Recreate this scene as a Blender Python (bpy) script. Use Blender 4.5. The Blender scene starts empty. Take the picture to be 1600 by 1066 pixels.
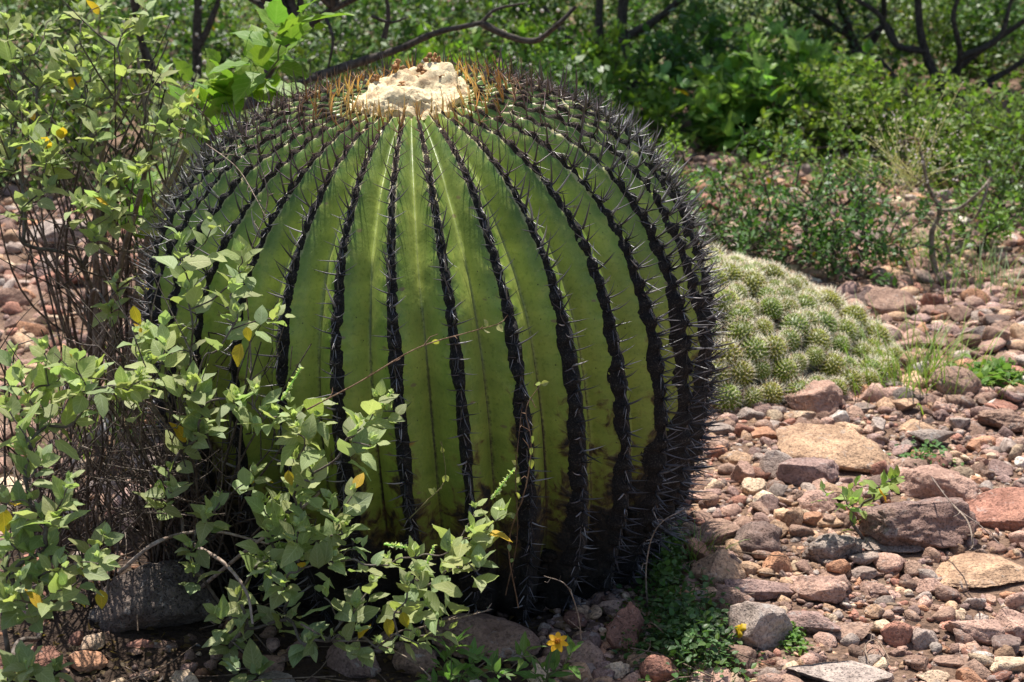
import bpy, math, random
import numpy as np
from mathutils import Vector, Matrix, Quaternion

random.seed(7)
rng = np.random.default_rng(7)
scene = bpy.context.scene
COL = scene.collection

# ------------------------------------------------------------------ camera, sky, sun, exposure
CAM_H, PITCH, FPX = 1.33, math.radians(16.0), 2500.0
cam_d = bpy.data.cameras.new("camera")
cam = bpy.data.objects.new("camera", cam_d)
COL.objects.link(cam)
cam.location = (0, 0, CAM_H)
cam.rotation_euler = (math.pi / 2 - PITCH, 0, 0)
cam_d.sensor_width = 36.0
cam_d.lens = FPX / 1600 * 36.0
cam_d.clip_start, cam_d.clip_end = 0.05, 2000
cam_d.dof.use_dof = True
cam_d.dof.focus_distance = 2.8
cam_d.dof.aperture_fstop = 8.0
scene.camera = cam

SUN_EL, SUN_AZ = math.radians(69), math.radians(-12)      # azimuth from +Y (beyond the cactus), negative = to the left
world = bpy.data.worlds.new("World")
scene.world = world
world.use_nodes = True
wn = world.node_tree
for n in list(wn.nodes): wn.nodes.remove(n)
sky = wn.nodes.new("ShaderNodeTexSky"); sky.sky_type = 'NISHITA'; sky.sun_disc = False
sky.sun_elevation = SUN_EL; sky.sun_rotation = SUN_AZ; sky.dust_density = 2.0
bg = wn.nodes.new("ShaderNodeBackground"); bg.inputs[1].default_value = 0.108
wo = wn.nodes.new("ShaderNodeOutputWorld")
wn.links.new(sky.outputs[0], bg.inputs[0]); wn.links.new(bg.outputs[0], wo.inputs[0])
sun_d = bpy.data.lights.new("sun", 'SUN'); sun_d.energy = 5.0; sun_d.angle = math.radians(0.53); sun_d.color = (1.0, 0.955, 0.88)
sun = bpy.data.objects.new("sun", sun_d); COL.objects.link(sun)
SDIR = Vector((math.sin(SUN_AZ) * math.cos(SUN_EL), math.cos(SUN_AZ) * math.cos(SUN_EL), math.sin(SUN_EL)))
sun.rotation_mode = 'QUATERNION'; sun.rotation_quaternion = SDIR.to_track_quat('Z', 'Y')
vs = scene.view_settings
vs.view_transform = 'Standard'; vs.look = 'None'; vs.gamma = 1.0; vs.use_curve_mapping = False
vs.exposure = 0.64
scene.render.engine = 'CYCLES'
scene.cycles.use_denoising = True
scene.cycles.max_bounces = 8; scene.cycles.diffuse_bounces = 4; scene.cycles.transmission_bounces = 4

# ------------------------------------------------------------------ pixel (1600x1066) -> world helpers
FW = np.array((0, math.cos(PITCH), -math.sin(PITCH))); UPV = np.array((0, math.sin(PITCH), math.cos(PITCH)))
CAMP = np.array((0, 0, CAM_H))
def ray(px, py):
    return FW + np.array((1.0, 0, 0)) * ((px - 800) / FPX) - UPV * ((py - 533) / FPX)
def at(px, py, Y):
    r = ray(px, py); return CAMP + r * (Y / r[1])
def gnd(px, py, z=0.0):
    r = ray(px, py); return CAMP + r * ((z - CAM_H) / r[2])
def proj(P):
    P = np.asarray(P) - CAMP
    d = P @ FW
    return 800 + FPX * P[..., 0] / d, 533 - FPX * (P @ UPV) / d, d

# ------------------------------------------------------------------ mesh helpers
def srgb(r, g, b):
    f = lambda c: (c / 255 / 12.92) if c / 255 <= 0.04045 else ((c / 255 + 0.055) / 1.055) ** 2.4
    return (f(r), f(g), f(b))
def norm(v):
    v = np.asarray(v, float); return v / max(1e-9, np.linalg.norm(v))
def hash3(i, j, k, s):
    n = (i * 73856093) ^ (j * 19349663) ^ (k * 83492791) ^ (s * 2654435)
    n = (n ^ (n >> 13)) * 1274126177 & 0x7fffffff
    return ((n ^ (n >> 16)) & 0xffff) / 65535.0
def vnoise(P, seed=0):
    P = np.asarray(P, float); I = np.floor(P).astype(np.int64); f = P - I; f = f * f * (3 - 2 * f)
    out = 0
    for a in (0, 1):
        for b in (0, 1):
            for c in (0, 1):
                w = (f[..., 0] if a else 1 - f[..., 0]) * (f[..., 1] if b else 1 - f[..., 1]) * (f[..., 2] if c else 1 - f[..., 2])
                out = out + w * hash3(I[..., 0] + a, I[..., 1] + b, I[..., 2] + c, seed)
    return out * 2 - 1
def fbm(P, seed=0, octv=3):
    P = np.asarray(P, float); o, a = 0, 1.0
    for i in range(octv):
        o = o + a * vnoise(P * 2 ** i + 17.3 * i, seed + i); a *= 0.5
    return o

class MB:
    """collects geometry; build() links it as ONE mesh object"""
    def __init__(self): self.V, self.F, self.T, self.U, self.n = [], [], [], [], 0
    def add(self, V, F, tint=(1, 1, 1), uv=None):
        V = np.asarray(V, float).reshape(-1, 3); F = np.asarray(F, np.int64)
        self.V.append(V); self.F.append(F + self.n)
        t = np.asarray(tint, float)
        self.T.append(np.broadcast_to(t, (len(V), 3)) if t.ndim == 1 else t)
        self.U.append(np.zeros((len(V), 2)) if uv is None else uv)
        self.n += len(V)
    def mesh(self, name, mat, smooth=True):
        me = bpy.data.meshes.new(name)
        V = np.concatenate(self.V); T = np.concatenate(self.T); U = np.concatenate(self.U)
        loops = np.concatenate([f.ravel() for f in self.F])
        tot = np.concatenate([np.full(len(f), f.shape[1]) for f in self.F])
        st = np.concatenate([[0], np.cumsum(tot)[:-1]])
        me.vertices.add(len(V)); me.vertices.foreach_set("co", V.ravel())
        me.loops.add(len(loops)); me.loops.foreach_set("vertex_index", loops.astype(np.int32))
        me.polygons.add(len(tot)); me.polygons.foreach_set("loop_start", st.astype(np.int32))
        try: me.polygons.foreach_set("loop_total", tot.astype(np.int32))
        except Exception: pass
        me.update(calc_edges=True)
        me.polygons.foreach_set("use_smooth", np.full(len(tot), smooth))
        a = me.attributes.new("tint", 'FLOAT_COLOR', 'POINT')
        a.data.foreach_set("color", np.concatenate([T, np.ones((len(T), 1))], 1).ravel().astype(np.float32))
        b = me.attributes.new("luv", 'FLOAT_VECTOR', 'POINT')
        b.data.foreach_set("vector", np.concatenate([U, np.zeros((len(U), 1))], 1).ravel().astype(np.float32))
        me.materials.append(mat); me.validate()
        return me
    def build(self, name, mat, parent=None, smooth=True, kind=None):
        return link(name, self.mesh(name, mat, smooth), parent, kind=kind)

def link(name, me, parent=None, loc=None, M=None, kind=None):
    o = bpy.data.objects.new(name, me); COL.objects.link(o)
    if parent is not None:
        o.parent = parent                       # every thing's Empty is only translated
        o.matrix_parent_inverse = parent_inv(parent)
    if M is not None: o.matrix_basis = M
    elif loc is not None: o.location = loc
    if kind: o["kind"] = kind
    return o
def parent_inv(p):
    T = Matrix.Identity(4); q = p
    while q is not None:
        T = Matrix.Translation(-q.location) @ T if q.type == 'EMPTY' else T
        q = q.parent
    return T
def thing(name, label, cat, loc, group=None):
    o = bpy.data.objects.new(name, None); COL.objects.link(o); o.location = Vector(loc)
    o.empty_display_size = 0.05
    return tag(o, label, cat, group)
def tag(o, label, cat, group=None):
    o["label"] = label; o["category"] = cat
    if group: o["group"] = group
    return o

def tube(mb, pts, rad, sides=5, tint=(1, 1, 1), jit=0.0):
    pts = np.asarray(pts, float); n = len(pts)
    rad = np.broadcast_to(np.asarray(rad, float), (n,)) if np.ndim(rad) else np.full(n, rad)
    tg = np.gradient(pts, axis=0); tg /= np.maximum(1e-9, np.linalg.norm(tg, axis=1))[:, None]
    ref = np.array((0.3, 0.2, 0.93)) if abs(tg[:, 2]).mean() < 0.8 else np.array((1.0, 0.1, 0))
    a = np.cross(tg, ref); a /= np.maximum(1e-9, np.linalg.norm(a, axis=1))[:, None]; b = np.cross(tg, a)
    th = np.arange(sides) * 2 * math.pi / sides
    rr = rad[:, None] * (1 + jit * (rng.random((n, sides)) - .5))
    V = pts[:, None] + rr[..., None] * (a[:, None] * np.cos(th)[None, :, None] + b[:, None] * np.sin(th)[None, :, None])
    i = np.arange(n - 1)[:, None] * sides; j = np.arange(sides)[None]; k = (j + 1) % sides
    F = np.stack([i + j, i + k, i + sides + k, i + sides + j], -1).reshape(-1, 4)
    mb.add(V, F, tint)
def curve_pts(P, n=8):
    """Catmull-Rom through the points"""
    P = np.asarray(P, float)
    if len(P) < 3: return P[0] + (P[-1] - P[0]) * np.linspace(0, 1, n)[:, None]
    Q = np.vstack([2 * P[0] - P[1], P, 2 * P[-1] - P[-2]]); out = []
    for i in range(1, len(Q) - 2):
        for t in np.linspace(0, 1, n, endpoint=False):
            out.append(0.5 * ((2 * Q[i]) + (-Q[i - 1] + Q[i + 1]) * t + (2 * Q[i - 1] - 5 * Q[i] + 4 * Q[i + 1] - Q[i + 2]) * t * t
                              + (-Q[i - 1] + 3 * Q[i] - 3 * Q[i + 1] + Q[i + 2]) * t ** 3))
    out.append(Q[-2]); return np.array(out)
def frames(D, N):
    """rotation matrices with y along D, z near N"""
    D = D / np.maximum(1e-9, np.linalg.norm(D, axis=1))[:, None]
    X = np.cross(D, N); X /= np.maximum(1e-9, np.linalg.norm(X, axis=1))[:, None]
    Z = np.cross(X, D)
    return np.stack([X, D, Z], -1)
def stamp(mb, tpl, R, S, P, tints):
    """many copies of a template (V, F, uv) in one go; S may be (n,) or (n,3)"""
    V, F, uv = tpl; n = len(P)
    if n == 0: return
    S = np.asarray(S, float); S = S[:, None] * np.ones(3) if S.ndim == 1 else S
    W = np.einsum('nij,nvj->nvi', R, V[None] * S[:, None]) + np.asarray(P)[:, None]
    FF = (F[None] + (np.arange(n) * len(V))[:, None, None]).reshape(-1, F.shape[1])
    mb.add(W.reshape(-1, 3), FF, np.repeat(np.asarray(tints, float), len(V), 0), np.tile(uv, (n, 1)))
def mat4(R, s, p):
    s = np.ones(3) * s
    M = np.eye(4); M[:3, :3] = R * s[None]; M[:3, 3] = p
    return Matrix(M.tolist())

# ------------------------------------------------------------------ materials
class NT:
    def __init__(self, name):
        self.m = bpy.data.materials.new(name); self.m.use_nodes = True
        self.t = self.m.node_tree
        for n in list(self.t.nodes): self.t.nodes.remove(n)
        self.out = self.n("ShaderNodeOutputMaterial")
    def n(self, ty, **kw):
        x = self.t.nodes.new(ty)
        for k, v in kw.items(): setattr(x, k, v)
        return x
    def l(self, a, b): self.t.links.new(a, b)
    def val(self, s, v):
        if hasattr(v, 'node'): self.l(v, s)
        else: s.default_value = v if not isinstance(v, tuple) or len(v) != 3 or s.type != 'RGBA' else (*v, 1)
    def noise(self, scale, detail=4, rough=.55, vec=None, dist=0):
        x = self.n("ShaderNodeTexNoise"); x.inputs['Scale'].default_value = scale; x.inputs['Detail'].default_value = detail
        x.inputs['Roughness'].default_value = rough; x.inputs['Distortion'].default_value = dist
        if vec is not None: self.l(vec, x.inputs['Vector'])
        return x.outputs['Fac']
    def vor(self, scale, vec=None, feat='F1', out='Distance'):
        x = self.n("ShaderNodeTexVoronoi"); x.feature = feat; x.inputs['Scale'].default_value = scale
        if vec is not None: self.l(vec, x.inputs['Vector'])
        return x.outputs[out]
    def ramp(self, fac, stops, interp='LINEAR'):
        x = self.n("ShaderNodeValToRGB"); x.color_ramp.interpolation = interp
        e = x.color_ramp.elements
        while len(e) < len(stops): e.new(0.5)
        for i, (p, c) in enumerate(stops):
            e[i].position = p; e[i].color = (*c, 1) if isinstance(c, tuple) else (c, c, c, 1)
        self.l(fac, x.inputs[0]); return x.outputs[0]
    def mix(self, f, a, b, blend='MIX'):
        x = self.n("ShaderNodeMix", data_type='RGBA', blend_type=blend)
        self.val(x.inputs[0], f); self.val(x.inputs[6], a); self.val(x.inputs[7], b); return x.outputs[2]
    def math(self, op, a, b=0.0, clamp=False):
        x = self.n("ShaderNodeMath", operation=op, use_clamp=clamp); self.val(x.inputs[0], a); self.val(x.inputs[1], b); return x.outputs[0]
    def attr(self, name, out='Color'):
        x = self.n("ShaderNodeAttribute"); x.attribute_name = name; return x.outputs[out]
    def tint(self):
        oi = self.n("ShaderNodeObjectInfo")
        return self.mix(1.0, self.attr("tint"), oi.outputs['Color'], 'MULTIPLY')
    def pos(self):
        return self.n("ShaderNodeTexCoord").outputs['Object']
    def gpos(self):
        return self.n("ShaderNodeNewGeometry").outputs['Position']
    def bump(self, h, strength=.5, dist=.01, nrm=None):
        x = self.n("ShaderNodeBump"); x.inputs['Strength'].default_value = strength; x.inputs['Distance'].default_value = dist
        self.l(h, x.inputs['Height'])
        if nrm is not None: self.l(nrm, x.inputs['Normal'])
        return x.outputs[0]
    def pbr(self, col, rough=.8, bump=None, spec=.3, **kw):
        x = self.n("ShaderNodeBsdfPrincipled"); self.val(x.inputs['Base Color'], col); self.val(x.inputs['Roughness'], rough)
        x.inputs['Specular IOR Level'].default_value = spec
        for k, v in kw.items(): x.inputs[k.replace('_', ' ')].default_value = v
        if bump is not None: self.l(bump, x.inputs['Normal'])
        return x.outputs[0]
    def done(self, sh): self.l(sh, self.out.inputs[0]); return self.m

def rock_material(name, pitted=0.5):
    k = NT(name); base = k.tint(); g = k.gpos()
    a = k.noise(22, 5, .6, g); b = k.noise(150, 4, .65, g); c = k.noise(6, 3, .5, g)
    col = k.mix(1.0, base, k.ramp(a, [(.3, (.62, .58, .56)), (.5, (1, .98, .96)), (.72, (1.35, 1.32, 1.25))]), 'MULTIPLY')
    col = k.mix(1.0, col, k.ramp(b, [(.32, (.42, .40, .40)), (.47, (1, 1, 1)), (.72, (1.5, 1.47, 1.42))]), 'MULTIPLY')
    lic = k.ramp(k.noise(38, 3, .6, g, 1.0), [(.60, 0.0), (.70, .5)])
    col = k.mix(lic, col, (.42, .40, .37))
    col = k.mix(k.ramp(c, [(.45, 0.0), (.75, .45)]), col, (.30, .17, .12))
    pit = k.ramp(k.vor(210, g), [(.0, 0.0), (.34, 1.0)])
    col = k.mix(k.math('MULTIPLY', k.math('SUBTRACT', 1.0, pit), .6 * pitted), col, (.05, .04, .04))
    h = k.math('ADD', k.math('MULTIPLY', b, .5), k.math('MULTIPLY', pit, .5 * pitted))
    h = k.math('ADD', h, k.math('MULTIPLY', a, .8))
    return k.done(k.pbr(col, .9, k.bump(h, 1.0, .009), .2))
M_ROCK = rock_material("weathered_stone", .5)
M_PIT = rock_material("pitted_lava_stone", 1.0)

def leaf_material(name, col, vein, back, transl=.35, rough=.55, spots=True):
    k = NT(name); t = k.tint(); uv = k.attr("luv", 'Vector')
    sx = k.n("ShaderNodeSeparateXYZ"); k.l(uv, sx.inputs[0]); x, y = sx.outputs[0], sx.outputs[1]
    ax = k.math('ABSOLUTE', x)
    mid = k.ramp(ax, [(.0, 1.0), (.10, 0.0)])
    w = k.math('SINE', k.math('MULTIPLY', k.math('SUBTRACT', y, k.math('MULTIPLY', ax, .30)), 44.0))
    side = k.math('MULTIPLY', k.ramp(w, [(.72, 0.0), (.98, .55)]), 1.0)
    v = k.math('MAXIMUM', mid, side, True)
    c = k.mix(v, col, vein)
    c = k.mix(k.noise(70, 3, .6, k.gpos()), c, k.mix(1.0, c, (.78, .8, .7), 'MULTIPLY'))
    geo = k.n("ShaderNodeNewGeometry")
    c = k.mix(k.math('MULTIPLY', geo.outputs['Backfacing'], .55), c, back)
    if spots: c = k.mix(k.ramp(k.noise(190, 2, .5, k.gpos()), [(.70, 0.0), (.76, .7)]), c, (.16, .10, .04))
    c = k.mix(1.0, c, t, 'MULTIPLY')
    bp = k.bump(k.math('SUBTRACT', 1.0, v), .35, .0015)
    p = k.pbr(c, rough, bp, .35)
    tr = k.n("ShaderNodeBsdfTranslucent"); k.l(k.mix(1.0, c, (1.12, 1.28, .55), 'MULTIPLY'), tr.inputs[0])
    mx = k.n("ShaderNodeMixShader"); mx.inputs[0].default_value = transl
    k.l(p, mx.inputs[1]); k.l(tr.outputs[0], mx.inputs[2])
    return k.done(mx.outputs[0])
M_LEAF = leaf_material("downy_leaf", (.38, .445, .20), (.56, .61, .36), (.43, .49, .30), .42, .6)
M_BROAD = leaf_material("soft_broad_leaf", (.17, .30, .035), (.30, .42, .10), (.20, .32, .07), .42, .5)
M_DARKLEAF = leaf_material("small_green_leaf", (.075, .14, .028), (.13, .2, .06), (.1, .16, .05), .33, .4)
M_GRASS = leaf_material("grass_blade", (.13, .22, .04), (.2, .28, .08), (.15, .22, .06), .35, .5)

def bark_material(name, c1, c2):
    k = NT(name); g = k.gpos()
    n = k.noise(60, 4, .6, g, .5); m = k.noise(300, 3, .6, g)
    col = k.mix(k.ramp(n, [(.35, 0.0), (.65, 1.0)]), c1, c2)
    col = k.mix(1.0, k.mix(k.math('MULTIPLY', m, .5), col, (.03, .025, .02)), k.tint(), 'MULTIPLY')
    return k.done(k.pbr(col, .85, k.bump(k.math('ADD', n, m), .6, .004), .2))
M_TWIG = bark_material("grey_brown_twig", (.10, .072, .055), (.26, .22, .19))
M_BARK = bark_material("dark_bark", (.030, .024, .020), (.13, .11, .09))
M_STEM = bark_material("green_stem", (.14, .17, .06), (.2, .2, .1))

k = NT("stony_soil"); g = k.gpos()
n1 = k.noise(9, 5, .6, g); n2 = k.noise(120, 5, .7, g); n3 = k.vor(90, g)
c = k.ramp(n1, [(.3, (.13, .085, .065)), (.5, (.22, .145, .105)), (.7, (.30, .215, .16))])
c = k.mix(1.0, c, k.ramp(n2, [(.3, (.5, .5, .5)), (.6, (1.25, 1.2, 1.15))]), 'MULTIPLY')
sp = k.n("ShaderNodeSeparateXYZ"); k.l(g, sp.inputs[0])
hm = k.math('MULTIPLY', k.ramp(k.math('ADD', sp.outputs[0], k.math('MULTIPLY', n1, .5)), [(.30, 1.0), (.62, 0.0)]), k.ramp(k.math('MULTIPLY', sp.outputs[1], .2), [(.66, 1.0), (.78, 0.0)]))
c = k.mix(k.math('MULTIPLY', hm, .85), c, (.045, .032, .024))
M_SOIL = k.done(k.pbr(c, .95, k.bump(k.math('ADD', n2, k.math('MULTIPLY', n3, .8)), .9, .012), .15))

# cactus skin: attributes luv = (u crest 0..groove 1, s apex 0..bottom 1)
k = NT("cactus_skin"); g = k.pos(); uv = k.attr("luv", 'Vector')
sx = k.n("ShaderNodeSeparateXYZ"); k.l(uv, sx.inputs[0]); U_, S_ = sx.outputs[0], sx.outputs[1]
nl = k.noise(5, 4, .55, g); nm = k.noise(28, 5, .6, g, .6); nf = k.noise(140, 4, .65, g)
mp = k.n("ShaderNodeMapping"); mp.inputs['Scale'].default_value = (4, 4, 45); k.l(g, mp.inputs[0])
band = k.noise(1.0, 3, .5, mp.outputs[0])
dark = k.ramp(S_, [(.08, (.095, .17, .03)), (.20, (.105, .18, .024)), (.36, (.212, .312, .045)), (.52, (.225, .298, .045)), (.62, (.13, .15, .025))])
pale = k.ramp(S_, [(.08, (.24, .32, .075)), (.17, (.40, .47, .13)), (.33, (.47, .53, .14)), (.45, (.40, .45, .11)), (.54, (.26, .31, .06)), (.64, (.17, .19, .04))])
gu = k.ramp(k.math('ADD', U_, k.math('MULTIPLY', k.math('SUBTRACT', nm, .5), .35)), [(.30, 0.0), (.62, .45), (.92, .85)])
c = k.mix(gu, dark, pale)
c = k.mix(k.ramp(nm, [(.48, 0.0), (.70, .45)]), c, (.42, .44, .09))
c = k.mix(k.ramp(nf, [(.52, 0.0), (.68, .40)]), c, (.09, .15, .025))
c = k.mix(1.0, c, k.ramp(nl, [(.3, (.72, .76, .75)), (.7, (1.22, 1.18, 1.1))]), 'MULTIPLY')
c = k.mix(1.0, c, k.ramp(band, [(.3, (.84, .86, .85)), (.7, (1.12, 1.1, 1.08))]), 'MULTIPLY')
c = k.mix(k.ramp(k.noise(300, 2, .5, g), [(.64, 0.0), (.72, .35)]), c, (.40, .43, .20))        # pale speckles
c = k.mix(k.ramp(k.vor(52, g), [(.05, .85), (.085, 0.0)]), c, (.02, .016, .01))                # dark scars
mp2 = k.n("ShaderNodeMapping"); mp2.inputs['Scale'].default_value = (13, 13, 30); k.l(g, mp2.inputs[0])
sc_ = k.ramp(k.math('ADD', k.vor(1.0, mp2.outputs[0]), k.math('MULTIPLY', nf, .12)), [(.13, .8), (.17, 0.0)])
c = k.mix(sc_, c, (.20, .15, .08))
crest = k.ramp(k.math('ADD', U_, k.math('MULTIPLY', nf, .06)), [(.20, 1.0), (.26, 0.0)])        # sunlit cream rim of the crests painted into the colour, fading away from the apex
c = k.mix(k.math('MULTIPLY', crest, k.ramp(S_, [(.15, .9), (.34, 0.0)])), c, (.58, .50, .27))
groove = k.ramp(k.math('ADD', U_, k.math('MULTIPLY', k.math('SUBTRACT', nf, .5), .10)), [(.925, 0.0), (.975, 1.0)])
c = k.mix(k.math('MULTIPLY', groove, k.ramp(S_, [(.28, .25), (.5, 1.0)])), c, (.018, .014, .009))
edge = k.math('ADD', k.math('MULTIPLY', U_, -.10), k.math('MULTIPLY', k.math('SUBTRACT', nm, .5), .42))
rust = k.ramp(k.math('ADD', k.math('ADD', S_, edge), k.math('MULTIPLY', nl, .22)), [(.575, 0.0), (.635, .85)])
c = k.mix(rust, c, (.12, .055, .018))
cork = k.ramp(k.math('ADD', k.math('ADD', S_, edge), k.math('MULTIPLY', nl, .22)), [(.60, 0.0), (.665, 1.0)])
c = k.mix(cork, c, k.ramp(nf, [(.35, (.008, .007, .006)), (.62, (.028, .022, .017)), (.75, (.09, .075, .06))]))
patch = k.ramp(k.noise(9, 3, .5, g, .3), [(.70, 0.0), (.72, 1.0)])
c = k.mix(k.math('MULTIPLY', patch, k.ramp(S_, [(.35, 0.0), (.5, .9)])), c, (.25, .10, .03))
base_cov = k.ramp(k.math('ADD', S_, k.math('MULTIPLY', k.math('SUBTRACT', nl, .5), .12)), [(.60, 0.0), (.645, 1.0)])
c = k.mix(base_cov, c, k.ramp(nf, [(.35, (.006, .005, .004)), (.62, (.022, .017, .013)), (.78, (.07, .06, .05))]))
rg = k.math('ADD', .42, k.math('MULTIPLY', k.math('MAXIMUM', cork, base_cov), .45))
hb = k.math('ADD', k.math('MULTIPLY', nm, .4), k.math('MULTIPLY', nf, k.math('ADD', .12, k.math('MULTIPLY', cork, 1.4))))
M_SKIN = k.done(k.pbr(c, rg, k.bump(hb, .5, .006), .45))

k = NT("black_areole_felt"); g = k.pos()
n = k.noise(330, 5, .75, g); n2 = k.noise(60, 3, .6, g)
c = k.ramp(n, [(.38, (.008, .007, .009)), (.56, (.022, .019, .017)), (.70, (.12, .105, .09))])
c = k.mix(1.0, c, k.attr("tint"), 'MULTIPLY')
M_AREOLE = k.done(k.pbr(c, .7, k.bump(k.math('ADD', n, n2), 1.0, .006), .3))

k = NT("horny_spine"); uv = k.attr("luv", 'Vector')
sx = k.n("ShaderNodeSeparateXYZ"); k.l(uv, sx.inputs[0])
c = k.mix(1.0, k.tint(), k.ramp(sx.outputs[1], [(.0, (.55, .5, .5)), (.35, (1.2, 1.2, 1.2)), (.8, (1.3, 1.25, 1.25)), (1.0, (.4, .35, .35))]), 'MULTIPLY')
M_SPINE = k.done(k.pbr(c, .38, None, .7))

k = NT("cream_wool"); g = k.gpos()
n = k.noise(70, 6, .7, g, 1.0); n2 = k.noise(500, 4, .7, g); n3 = k.noise(24, 3, .5, g, .5)
c = k.ramp(n, [(.28, (.42, .29, .16)), (.40, (.74, .60, .38)), (.58, (.84, .71, .45))])
c = k.mix(k.ramp(n3, [(.46, 0.0), (.62, .62)]), c, (.34, .21, .12))
c = k.mix(k.ramp(k.noise(120, 3, .6, g, 2.0), [(.56, 0.0), (.66, .7)]), c, (.20, .11, .06))
M_WOOL = k.done(k.pbr(c, .95, k.bump(k.math('ADD', n, n2), .6, .004), .05))
k = NT("dry_brown_husk"); n = k.noise(200, 4, .7, k.gpos())
c = k.mix(1.0, k.ramp(n, [(.35, (.16, .07, .03)), (.6, (.40, .22, .10)), (.75, (.62, .42, .2))]), k.tint(), 'MULTIPLY')
M_HUSK = k.done(k.pbr(c, .85, k.bump(n, .6, .003), .2))

k = NT("tubercled_skin"); n = k.noise(40, 3, .5, k.pos())
c = k.mix(1.0, k.mix(n, (.24, .31, .04), (.38, .43, .09)), k.tint(), 'MULTIPLY')
M_TUB = k.done(k.pbr(c, .45, None, .4))
k = NT("pale_needles"); M_NEEDLE = k.done(k.pbr(k.tint(), .6, None, .3))
k = NT("grey_thatch"); n = k.noise(60, 5, .7, k.gpos())
M_THATCH = k.done(k.pbr(k.ramp(n, [(.35, (.04, .036, .03)), (.65, (.26, .25, .22))]), .9, k.bump(n, 1.0, .02), .1))
k = NT("flower_petal"); k2 = k.tint()
p = k.pbr(k2, .5, None, .3); tr = k.n("ShaderNodeBsdfTranslucent"); k.l(k2, tr.inputs[0]); mx = k.n("ShaderNodeMixShader"); mx.inputs[0].default_value = .35
k.l(p, mx.inputs[1]); k.l(tr.outputs[0], mx.inputs[2]); M_PETAL = k.done(mx.outputs[0])

# ------------------------------------------------------------------ shape templates
def leaf_tpl(width=.55, rows=6, droop=.18, fold=.22, tip=1.0, lobed=0.0, cup=0.0, shape=.9):
    V, F, U = [], [], []
    for i in range(rows):
        y = i / (rows - 1)
        w = width * .5 * (math.sin(math.pi * y ** .78) ** shape) * (1 - .25 * y * tip)
        if 0 < i < rows - 1: w *= 1 + lobed * (.5 if i % 2 else -.35)
        w = max(w, .012)
        for sx in (-1, 0, 1):
            wav = .03 * math.sin(i * 2.1 + sx)
            V.append((sx * w, y, -droop * y * y + abs(sx) * (fold * w * 1.2 + wav) - cup * (1 - abs(sx)) * math.sin(math.pi * y) * .06)); U.append((sx, y))
    for i in range(rows - 1):
        for s in (0, 1):
            a = i * 3 + s; F.append((a, a + 1, a + 4, a + 3))
    return np.array(V), np.array(F), np.array(U, float)
LEAF = [leaf_tpl(.68, 7, .15, .25, .5), leaf_tpl(.62, 7, .32, .12, .5), leaf_tpl(.72, 7, -.05, .3, .5), leaf_tpl(.66, 7, .45, .25, .5), leaf_tpl(.70, 7, .2, -.05, .5)]
BROAD = [leaf_tpl(.78, 9, .15, .18, 1.2, .22), leaf_tpl(.85, 9, .3, .1, 1.2, .18), leaf_tpl(.72, 9, .05, .3, 1.2, .25)]
LANCE = [leaf_tpl(.32, 6, .25, .2, 1.0)]
SMALL = [(np.array([(0, 0, 0), (-.28, .45, .06), (.28, .45, .06), (0, 1, -.08)], float), np.array([(0, 2, 3, 1)]), np.array([(0, 0), (-1, .5), (1, .5), (0, 1)], float))]
def spine_tpl(rings=5, sides=4, rad=.045, bend=.18):
    V, F, U = [], [], []
    for i in range(rings):
        y = i / (rings - 1); r = rad * (1 - y) ** .8 + .002
        for j in range(sides):
            a = j * 2 * math.pi / sides + .6
            V.append((r * math.cos(a), y, r * math.sin(a) + bend * y * y)); U.append((0, y))
    for i in range(rings - 1):
        for j in range(sides):
            q = (j + 1) % sides; F.append((i * sides + j, i * sides + q, (i + 1) * sides + q, (i + 1) * sides + j))
    return np.array(V), np.array(F), np.array(U, float)
SPINE = [spine_tpl(5, 4, .039, .16), spine_tpl(5, 4, .043, .28), spine_tpl(5, 4, .037, .05)]
NEEDLE = (np.array([(-.012, 0, 0), (.012, 0, 0), (0, 0, .02), (0, 1, 0)], float), np.array([(0, 1, 3), (1, 2, 3), (2, 0, 3)]), np.zeros((4, 2)))
BLADE = (np.array([(-.02, 0, 0), (.02, 0, 0), (-.018, .35, .02), (.018, .35, .02), (-.012, .7, -.06), (.012, .7, -.06), (0, 1, -.25)], float),
         np.array([(0, 1, 3, 2), (2, 3, 5, 4), (4, 5, 6, 6)]), np.array([(0, 0), (0, 0), (0, .3), (0, .3), (0, .7), (0, .7), (0, 1)], float))
BLADE = (BLADE[0], np.array([(0, 1, 3), (0, 3, 2), (2, 3, 5), (2, 5, 4), (4, 5, 6)]), BLADE[2])

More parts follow.
